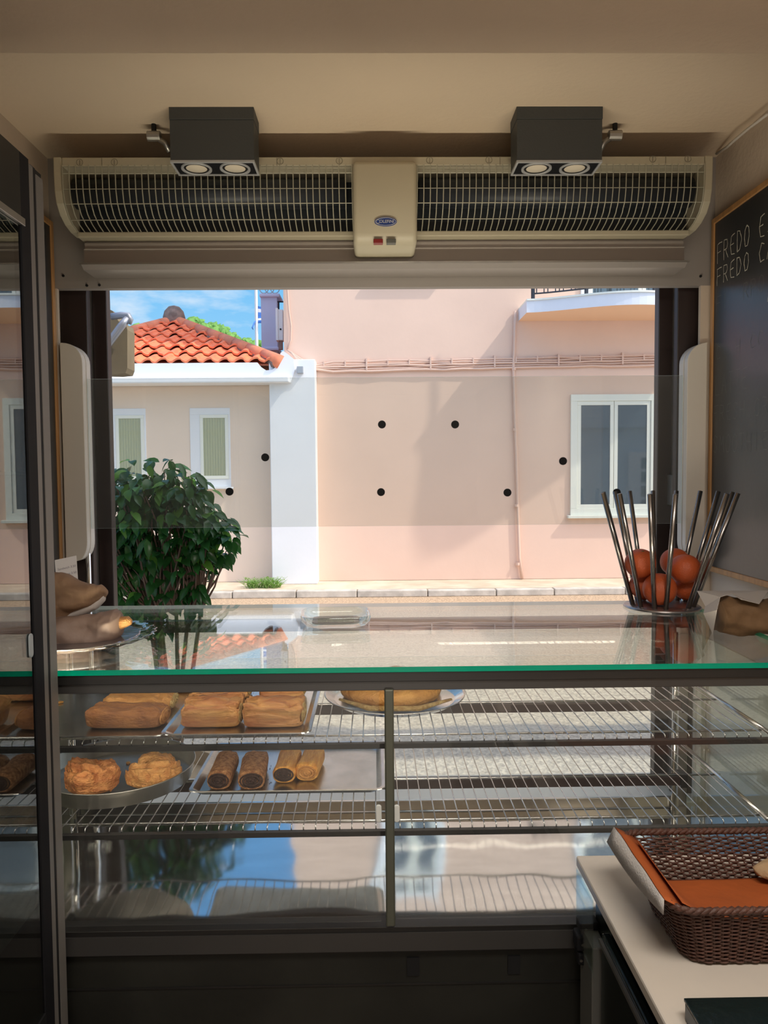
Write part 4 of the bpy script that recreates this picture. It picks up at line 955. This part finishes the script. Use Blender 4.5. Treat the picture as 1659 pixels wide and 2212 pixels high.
# change dish
q = G(722, 1364, ZT)
cd = thing('glass_dish', 'square clear glass dish standing alone on the glass top', 'dish', (q.x, q.y + .085, ZT), math.radians(3))
b = BM(); loops = []
prof_ = [(.0, .004), (-.012, .004), (-.012, .0), (.002, .006), (.012, .018), (.014, .030), (.010, .032), (.004, .020), (-.008, .010)]
for dx, zz in prof_[2:]: loops.append([b.verts.new((u, v, zz)) for u, v in rrect(-.072 - dx, .072 + dx, -.062 - dx, .062 + dx, .03, 7)])
for A, B in zip(loops[:-1], loops[1:]):
    for k in range(len(A)): b.faces.new((A[k], A[(k + 1) % len(A)], B[(k + 1) % len(A)], B[k]))
b.faces.new(loops[0][::-1]); b.faces.new(loops[-1]); bmesh.ops.recalc_face_normals(b, faces=b.faces)
finish('bowl', b, g_dish, cd, local=True, smooth=True)
b = BM(); prism(b, rrect(-.058, .058, -.046, .046, .02, 6), lambda u, v, d: (u, v, d), .0105, .013); finish('base_insert', b, mat('pinkish_insert', (.70, .62, .62, 1), .25, tr=.4), cd, local=True)
b = BM()
for k in range(5): box(b, -.045, .045, -.034 + k * .016, -.030 + k * .016, .0132, .0145)
finish('ribs', b, mat('insert_ribs', (.52, .50, .44, 1), .4), cd, local=True)

# steel fruit basket with oranges
fc = Vector((P(1430, 1320, 2.105).x, 2.105, ZT))
fb = thing('fruit_basket', 'steel fruit basket of slanted rods holding oranges beside the right chalkboard', 'fruit basket', fc)
b = BM(); lathe(b, [(0, 0), (.100, 0), (.104, .003), (.100, .007), (.06, .012), (0, .013)], (0, 0, 0), 48); finish('base', b, mat('satin_steel', (.42, .38, .38, 1), .28, metal=.9), fb, local=True, smooth=True)
rod_m = mat('rod_steel', (.36, .33, .31, 1), .25, metal=.95, var=.1, vscale=12)
for a in (180, 208, 236, 256, 303, 325, 0, 21, 40, 62, 83, 106, 124, 146):
    ca, sa = math.cos(math.radians(a)), math.sin(math.radians(a))
    b = BM(); p0 = Vector((.082 * ca, .082 * sa, .009)); p1 = Vector((.012 + .180 * ca, .172 * sa, .318)); tube(b, [p0, p1], .0066, 12); finish('rod', b, rod_m, fb, local=True, smooth=True)
orm = mat('orange_peel', (.60, .11, .028, 1), .42, var=.15, vscale=8, bump=.25, bscale=260, tr=.12)
for i, (px, py, Y, r_, lab) in enumerate(((1383, 1217, 2.10, .042, 'orange at the upper left of the steel basket'), (1458, 1214, 2.178, .041, 'highest orange at the back of the steel basket'), (1480, 1229, 2.082, .042, 'large front orange at the upper right of the basket'), (1425, 1273, 2.060, .045, 'front orange at the bottom centre of the basket'), (1392, 1275, 2.150, .042, 'orange at the bottom left half hidden by the front orange'), (1484, 1286, 2.135, .039, 'orange at the bottom right under the large front orange'))):
    q = P(px, py, Y); q.z = max(q.z, ZT + .014 + r_ * .97)
    t = thing('orange', lab, 'orange', q, i * 1.3, 'oranges in the steel basket')
    b = BM(); bmesh.ops.create_uvsphere(b, u_segments=32, v_segments=20, radius=r_)
    for v in b.verts: v.co.z *= .96; v.co *= 1 + .01 * noise.noise(v.co * 40 + Vector((i, 0, 0)))
    finish('peel', b, orm, t, local=True, smooth=True)
    b = BM(); tilt = Matrix.Rotation(.5 + .2 * i, 3, 'X'); p = tilt @ Vector((0, 0, r_ * .965)); lathe(b, [(0, .0015), (.003, .001), (.0045, -.001)], p, 8); finish('stem_end', b, mat('stem_green', (.12, .10, .03, 1), .8), t, local=True)

# scalloped cake plate with wrapped sandwiches
pc = Vector((-.665, 1.705, ZT))
cp = thing('cake_plate', 'scalloped clear glass cake plate with dark round board under the wrapped sandwiches', 'cake plate', pc)
def sc_(t, r): return 1 + (.035 * abs(math.sin(t * PI * 26)) if r > .15 else 0)
b = BM(); lathe(b, [(0, .018), (.12, .018), (.150, .022), (.166, .028), (.170, .027), (.152, .017), (.12, .012), (.07, .010), (.065, 0), (.06, 0), (.058, .010), (0, .011)], (0, 0, 0), 156, wob=sc_); bmesh.ops.recalc_face_normals(b, faces=b.faces)
finish('plate', b, g_dish, cp, local=True, smooth=True)
b = BM(); lathe(b, [(0, .0185), (.135, .0185), (.137, .021), (.135, .0225), (0, .0225)], (0, 0, 0), 104, wob=lambda t, r: 1 + (.012 * abs(math.sin(t * PI * 26)) if r > .1 else 0)); bmesh.ops.recalc_face_normals(b, faces=b.faces)
finish('board', b, mat('foil_board', (.30, .28, .30, 1), .18, metal=.8, bump=.1, bscale=30), cp, local=True)
paper_m = mat('kraft_paper', (.33, .20, .115, 1), .75, vscale=14, bump=.35, bscale=35, col2=(.24, .14, .08, 1), tr=.15)
paper2_m = mat('greaseproof_paper', (.40, .29, .24, 1), .6, vscale=9, bump=.4, bscale=30, col2=(.28, .18, .13, 1), tr=.2)
FOLDS = [(Vector(v).normalized(), f) for v, f in (((.9, .2, .8), 13), ((-.5, .3, 1), 17), ((1, .1, -.35), 9), ((.3, -.4, 1), 27))]
def bag(name, label, stations, Y0, dep, m, seed, cat='wrapped sandwich', parent=None, group=None, cre=.014, dy=0.0):
    b = BM(); g = []; n = 48; st_ = []
    for (a, c) in zip(stations[:-1], stations[1:]):
        for k in range(11):
            t = k / 11; st_.append([a[i] + (c[i] - a[i]) * t for i in range(3)])
    st_.append(list(stations[-1])); M_ = len(st_)
    for i, (px, yt, yb) in enumerate(st_):
        Y = Y0 + dy * i / M_
        T, B_ = P(px, yt, Y), P(px, yb, Y); c_ = (T + B_) / 2; hz = max((T.z - B_.z) / 2, .001); e_ = min(1.0, .35 + 2.2 * (M_ - 1 - i) / M_); row = []
        for k in range(n):
            v = 2 * PI * k / n; cy, cz = sp(math.cos(v), .8), sp(math.sin(v), .9)
            p = Vector((c_.x, c_.y + dep * cy * e_, c_.z + hz * cz))
            q_ = Vector((p.x * 11, p.y * 9, p.z * 15)) + Vector((seed * 5.1, 0, 0)); fs = 0.0
            for dd, fq in FOLDS: fs += abs(((p.dot(dd) * fq + seed * .37) % 1.0) - .5) - .25
            n1 = fs * .5 + .5 * noise.noise(q_); n2 = .6 * (abs(noise.noise(q_ * 2.3)) - .25)
            p += Vector((0, cy, cz * .45)).normalized() * cre * (n1 * 1.8 + n2 * .55 + .12 * (abs(noise.noise(q_ * 5)) - .2)); row.append(b.verts.new(p))
        g.append(row)
    for i in range(M_ - 1):
        for k in range(n): b.faces.new((g[i][k], g[i][(k + 1) % n], g[i + 1][(k + 1) % n], g[i + 1][k]))
    b.faces.new(g[0]); b.faces.new(g[-1][::-1]); bmesh.ops.recalc_face_normals(b, faces=b.faces)
    o = finish(name, b, m, parent, smooth=True)
    return o
lo = thing('wrapped_sandwich', 'baguette sandwich in pinkish paper bag lying on the cake plate', 'sandwich', (-.62, 1.66, ZT + .024), group='bagged sandwiches on the cake plate')
bag('paper_bag', None, [(60, 1335, 1424), (115, 1331, 1420), (150, 1322, 1408), (185, 1320, 1402), (220, 1326, 1392), (248, 1323, 1372), (262, 1331, 1362)], 1.655, .045, paper2_m, 3, parent=lo, dy=.03)
bag('bread_tip', None, [(248, 1336, 1362), (262, 1333, 1358), (276, 1332, 1352), (284, 1338, 1348)], 1.685, .016, pas_g, 5, parent=lo, cre=.003)
up = thing('wrapped_sandwich', 'baguette sandwich in brown kraft bag stacked on the pinkish bag', 'sandwich', (-.64, 1.70, 1.30), group='bagged sandwiches on the cake plate')
bag('paper_bag', None, [(55, 1238, 1350), (112, 1242, 1343), (140, 1250, 1338), (170, 1255, 1328), (200, 1254, 1312), (218, 1258, 1300), (229, 1272, 1288)], 1.70, .042, paper_m, 9, parent=up, dy=.03)
bag('inner_sheet', None, [(150, 1318, 1338), (185, 1305, 1328), (210, 1296, 1315), (226, 1282, 1298)], 1.71, .022, mat('white_sheet', (.66, .60, .56, 1), .7, tr=.3), 4, parent=up, cre=.003, dy=.02)
# right hand bag
rb = thing('paper_bag', 'open brown paper bag with white lining lying at the right end of the glass top', 'paper bag', (.86, 1.80, ZT))
bag('kraft_paper', None, [(1548, 1290, 1369), (1575, 1284, 1366), (1610, 1296, 1367), (1650, 1298, 1369), (1700, 1290, 1375), (1730, 1300, 1378)], 1.805, .050, mat('kraft_dark', (.20, .11, .05, 1), .8, vscale=12, bump=.4, bscale=30, col2=(.13, .07, .03, 1), tr=.1), 13, parent=rb, cre=.012)
b = BM(); lin_m = mat('white_lining', (.60, .54, .49, 1), .8, tr=.35)
vs = [b.verts.new(P(px, py, Y)) for px, py, Y in ((1506, 1277, 1.84), (1556, 1290, 1.765), (1549, 1318, 1.735), (1540, 1370, 1.77), (1520, 1325, 1.78), (1524, 1310, 1.79), (1660, 1276, 1.84), (1580, 1283, 1.80), (1640, 1305, 1.745), (1600, 1295, 1.75))]
for f in ((0, 1, 5), (5, 1, 2), (5, 2, 4), (4, 2, 3), (0, 6, 7), (0, 7, 1), (7, 6, 8), (7, 8, 9)): b.faces.new([vs[i] for i in f])
bmesh.ops.subdivide_edges(b, edges=b.edges, cuts=3, use_grid_fill=True)
o = finish('white_lining', b, lin_m, rb); md = o.modifiers.new('solid', 'SOLIDIFY'); md.thickness = .0008

# price card
q = P(143, 1225, 1.86)
card = thing('price_card', 'small white handwritten price card behind the wrapped sandwiches', 'price card', (q.x, 1.86, ZT))
pc_ = [P(118, 1210, 1.85), P(165, 1200, 1.87), P(169, 1258, 1.87), P(122, 1258, 1.85)]
def pl(u, v): return (pc_[0].lerp(pc_[1], u)).lerp(pc_[3].lerp(pc_[2], u), v)
nn = (pc_[1] - pc_[0]).cross(pc_[3] - pc_[0]).normalized()
if nn.y > 0: nn = -nn
b = BM(); prism(b, [(0, 0), (1, 0), (1, 1), (0, 1)], lambda u, v, d: pl(u, v) + nn * d, 0, .0012); finish('card', b, mat('card_white', (.74, .72, .72, 1), .5), card)
def hand(s_, v, h, m):
    U = (pc_[1] - pc_[0]).normalized(); V = (pc_[3] - pc_[0]).normalized()
    M4 = Matrix(((U.x, -V.x, nn.x, 0), (U.y, -V.y, nn.y, 0), (U.z, -V.z, nn.z, 0), (0, 0, 0, 1)))
    text_mesh('writing', s_, h, m, card, pl(.52, v) + nn * .0016, M4, extrude=.0001)
ink = mat('grey_ink', (.22, .20, .25, 1), .8)
hand('Sandwich 3.50', .40, .0072, ink); hand('Omelette 3.50', .66, .0072, ink)
b = BM(); tube(b, [(q.x - .002, 1.868, ZT), (q.x - .002, 1.868, P(143, 1250, 1.86).z)], .002, 8); lathe(b, [(0, .003), (.02, .002), (.02, 0), (0, 0)], (q.x - .002, 1.868, ZT), 20); finish('stand', b, steel_m, card)
a = P(110, 1228, 1.90); bx('orange_tab', (a.x - .004, a.x + .006, 1.872, 1.874, a.z - .02, a.z + .006), wood_m, card)

# ------------------------------------------------------------ tall fridge on the left
fr = thing('drinks_fridge', 'tall dark framed fridge with reflective glass door at the left edge', 'fridge', (-.80, .80, 0))
XF = -.61; ZF = P(50, 345, 1.40).z
def yat(px, X=XF):  # depth where the fridge front plane crosses a picture column
    r = ray(px, 1250); return X / r.x * r.y
ya, yb, yc, yd, ye = yat(63), yat(82), yat(93), yat(103), yat(117)
bx('cabinet_back', (-.985, -.965, .10, ye, .02, ZF), dark_m, fr)
bx('cabinet_top', (-.964, XF - .002, .10, ye, ZF - .10, ZF), dark_m, fr)
bx('cabinet_base', (-.964, XF - .002, .10, ye, .02, .42), dark_m, fr)
bx('cabinet_side', (-.964, XF - .002, ye - .03, ye, .421, ZF - .101), dark_m, fr)
bx('door_jamb', (XF - .0015, XF + .001, yd, ye, .02, ZF - .01), mat('fridge_grey', (.16, .15, .14, 1), .5), fr); bx('groove_post', (XF - .0015, XF - .0005, yc, yd, .02, ZF), dark_m, fr)
zh0, zh1 = P(45, 500, 1.38).z, P(45, 462, 1.35).z
dr = bx('door_stile', (XF - .0015, XF + .006, ya, yb, .42, ZF), black_m, fr); bx('door_trim', (XF - .0015, XF + .004, yb, yc, .02, ZF - .005), MATS['fridge_grey'], dr)
bx('door_top_rail', (XF - .0015, XF + .006, .12, ya, zh1, ZF), dgrey_m, fr); bx('top_trim', (XF + .001, XF + .009, .12, ya + .01, zh0 + .006, zh1 - .001), alu_m, fr, bevel=.001)
bx('door_bottom_rail', (XF - .0015, XF + .006, .12, ya, .02, .62), dark_m, fr)
b = BM(); box(b, XF - .001, XF + .003, .12, ya, .621, zh0 + .005); finish('glass_door', b, g_door, fr)
yh = yat(57)
zA, zB = P(57, 1368, yh).z, P(57, 1420, yh).z
b = BM(); prism(b, rrect(yh - .010, yh + .006, zB, zA, .0075, 6), lambda u, v, d: (d, u, v), XF + .0035, XF + .0065); finish('handle', b, mat('grey_handle', (.28, .32, .34, 1), .3), fr, bevel=.002)
for k in range(3): bx('fridge_shelf', (-.95, XF - .02, .14, ye - .04, .80 + k * .4, .806 + k * .4), mat('fridge_shelf', (.10, .11, .11, 1), .4), fr)

# ------------------------------------------------------------ counter on the right
ZW = .8465
XW = .392; 
wk = bx('worktop', (XW, XR - .001, -1.2, 1.468, ZW - .022, ZW), mat('white_worktop', (.62, .56, .49, 1), .38, var=.05, vscale=9), bevel=.004, origin=(.73, .1, ZW - .022))
tag(wk, 'pale stone worktop on the right running toward the viewer', 'worktop')
uc = thing('undercounter_fridge', 'dark steel undercounter fridge beneath the pale worktop', 'cabinet', (.74, .1, 0))
dg = mat('dark_green_steel', (.018, .026, .022, 1), .22, metal=.5, var=.5, vscale=6)
bx('body', (XW + .035, XR - .002, -1.2, 1.455, .02, ZW - .0225), dg, uc, bevel=.003)
bx('door', (XW + .018, XW + .034, .40, 1.36, .10, ZW - .09), dg, uc, bevel=.004)
bx('corner_post', (XW + .006, XW + .034, 1.375, 1.455, .02, ZW - .13), mat('grey_post', (.12, .12, .11, 1), .5), uc, bevel=.002)
bx('door_edge_trim', (XW + .012, XW + .0175, .40, 1.355, ZW - .105, ZW - .098), alu_m, uc)
bx('door_handle', (XW - .005, XW + .0115, .55, 1.0, ZW - .14, ZW - .12), steel_m, uc, bevel=.004)
for i, (px0, px1, py0, py1) in enumerate(((1250, 1278, 1988, 2012), (1243, 1272, 2016, 2050), (1246, 1262, 2054, 2080))):
    a, c = P(px0, py1, 1.44), P(px1, py0, 1.44)
    h = bx('hinge', (a.x, c.x + .012, 1.43, 1.462, a.z, c.z), black_m, uc, bevel=.004)
    b = BM(); q = Vector(((a.x + c.x) / 2 - .002, 1.43, (a.z + c.z) / 2)); tube(b, [q, q + Vector((0, -.003, 0))], .003, 10); finish('bolt', b, steel_m, h)
b = BM(); box(b, XW - .001, XW + .001, 1.35, 1.462, ZW - .16, ZW - .023); box(b, XW + .012, XW + .016, 1.40, 1.462, ZW - .16, ZW - .023); 
bmesh.ops.delete(b, geom=b.verts[8:], context='VERTS'); finish('side_glass', b, [g_end], uc)

# black box on the worktop
q0 = G(1479, 2158, ZW + .03)
bxk = thing('black_tray', 'black flat box standing near the front of the pale worktop', 'box', (.58, q0.y - .15, ZW))
bx('body', (q0.x, q0.x + .36, q0.y - .32, q0.y, ZW + .001, ZW + .026), mat('blue_grey_side', (.06, .075, .09, 1), .35), bxk, bevel=.002)
bx('lid', (q0.x - .001, q0.x + .361, q0.y - .321, q0.y + .001, ZW + .0262, ZW + .031), mat('dark_lid', (.006, .012, .012, 1), .25, bump=.2, bscale=60), bxk, bevel=.001)

# wicker basket
bk = thing('wicker_basket', 'brown wicker basket lined with orange napkin on the pale worktop', 'basket', (.63, 1.24, ZW))
wick_m = mat('wicker', (.10, .040, .026, 1), .55, var=.35, vscale=60, bump=.3, bscale=150)
BX0, BX1, BY0, BY1, BH = .472, .87, 1.127, 1.300, .103
def ring_pt(t, lvl):
    """t in 0..1 round the basket, lvl 0 bottom..1 rim"""
    fl = .030 * lvl + .008 * lvl * lvl; x0, x1, y0, y1 = BX0 - fl, BX1 + fl, BY0 - fl, BY1 + fl; r = .035
    pts = rrect(x0, x1, y0, y1, r, 6); n = len(pts)
    d = [0]
    for i in range(n): d.append(d[-1] + math.dist(pts[i], pts[(i + 1) % n]))
    s_ = (t % 1) * d[-1]
    for i in range(n):
        if d[i] <= s_ <= d[i + 1]:
            u = (s_ - d[i]) / max(1e-9, d[i + 1] - d[i]); A, B = pts[i], pts[(i + 1) % n]
            px, py = A[0] + (B[0] - A[0]) * u, A[1] + (B[1] - A[1]) * u
            tx, ty = B[0] - A[0], B[1] - A[1]; ln = math.hypot(tx, ty) or 1; return Vector((px, py, ZW + .004 + BH * lvl)), Vector((ty / ln, -tx / ln, 0))
    return Vector((pts[0][0], pts[0][1], ZW + BH * lvl)), Vector((1, 0, 0))
NS = 92; b = BM(); rows_ = 26
for k in range(rows_):
    lvl = (k + .4) / rows_ * .93; pts = []
    for i in range(NS * 2):
        p, n_ = ring_pt((i + .5) / (NS * 2), lvl); ph = 1 if ((i // 1) % 2 == 0) else 0
        s_ = math.sin(PI * (i + .5) / 1.0 + PI * k) if False else (1 if ((i // 2 + k) % 2 == 0) else -1)
        pts.append(p + n_ * (.0018 * s_) + Vector((0, 0, .0007 * noise.noise(Vector((i * .7, k * 3.1, 0))))))
    tube(b, pts, .00165, 6, closed=True)
finish('weave', b, wick_m, bk, smooth=True)
b = BM()
for i in range(NS):
    t_ = (i + .25) / NS; tube(b, [ring_pt(t_, l)[0] for l in (0, .33, .66, 1.0)], .0014, 5)
finish('stakes', b, wick_m, bk, smooth=True)
b = BM()
for ph in (0, PI):
    pts = []
    for i in range(260):
        p, n_ = ring_pt(i / 260, 1.0); a = i * 1.5 + ph; pts.append(p + n_ * (.0016 * math.cos(a)) + Vector((0, 0, .0030 * math.sin(a))))
    tube(b, pts, .0042, 6, closed=True)
finish('braided_rim', b, wick_m, bk, smooth=True)
b = BM(); prism(b, rrect(BX0 + .004, BX1 - .004, BY0 + .004, BY1 - .004, .035, 6), lambda u, v, d: (u, v, d), ZW + .001, ZW + .006); finish('bottom', b, wick_m, bk)
# liner
nap = thing('orange_napkin', 'orange paper napkin with white paper edge lining the wicker basket', 'napkin', (.64, 1.23, ZW + .05))
b = BM(); g = []; nx, ny = 40, 30
for j in range(ny + 1):
    row = []
    for i in range(nx + 1):
        u, v = i / nx, j / ny
        x = BX0 - .020 + (BX1 - BX0 + .03) * u; y = BY0 - .028 + (BY1 - BY0 + .022) * v
        z = ZW + .004 + BH * (.90 - .52 * v ** .7) - .012 * math.sin(PI * u) * (1 - v) + .003 * noise.noise(Vector((x * 14, y * 14, 0)))
        if u < .12: z += (ZW + .004 + BH * 1.08 - z) * (1 - u / .12) ** 1.5
        row.append(b.verts.new((x, y, z)))
    g.append(row)
for j in range(ny):
    for i in range(nx): b.faces.new((g[j][i], g[j][i + 1], g[j + 1][i + 1], g[j + 1][i]))
org_m = mat('orange_paper', (.50, .115, .022, 1), .8, var=.1, vscale=10, bump=.2, bscale=50, tr=.2)
o = finish('napkin_sheet', b, org_m, nap, smooth=True); md = o.modifiers.new('solid', 'SOLIDIFY'); md.thickness = .0012
def strip(name, pts_in, pts_out, m, th=.001):
    b = BM(); A = [b.verts.new(p) for p in pts_in]; B = [b.verts.new(p) for p in pts_out]
    for k in range(len(A) - 1): b.faces.new((A[k], A[k + 1], B[k + 1], B[k]))
    o = finish(name, b, m, nap, smooth=True); md = o.modifiers.new('solid', 'SOLIDIFY'); md.thickness = th
zR = ZW + BH + .016
yy = [BY1 + .034 - (BY1 - BY0 + .062) * k / 12 for k in range(13)]
strip('folded_edge', [Vector((BX0 - .012, y, zR - .018)) for y in yy], [Vector((BX0 - .046, y, zR + .001 * math.sin(y * 60))) for y in yy], org_m)
strip('white_paper_edge', [Vector((BX0 - .0475, y, zR + .001 + .001 * math.sin(y * 60))) for y in yy], [Vector((BX0 - .060 + .012 * k / 12, y, zR - .022 - .012 * math.sin(PI * (k + 2) / 14))) for k, y in enumerate(yy)], mat('white_paper', (.62, .58, .55, 1), .8, bump=.5, bscale=300))
# bread loaf at the back of the basket
q = P(1640, 1868, 1.30)
ld = thing('bread_loaf', 'pale floury bread crust lying in the wicker basket at the right edge', 'bread', (q.x + .055, 1.275, ZW + .066))
b = BM(); bmesh.ops.create_uvsphere(b, u_segments=32, v_segments=16, radius=1)
for v in b.verts: v.co = Vector((v.co.x * .075, v.co.y * .035, v.co.z * .018)) * (1 + .08 * noise.noise(v.co * 3))
finish('crust', b, mat('floury_crust', (.50, .36, .22, 1), .8, vscale=20, bump=.4, bscale=60, col2=(.40, .26, .14, 1)), ld, local=True, smooth=True)
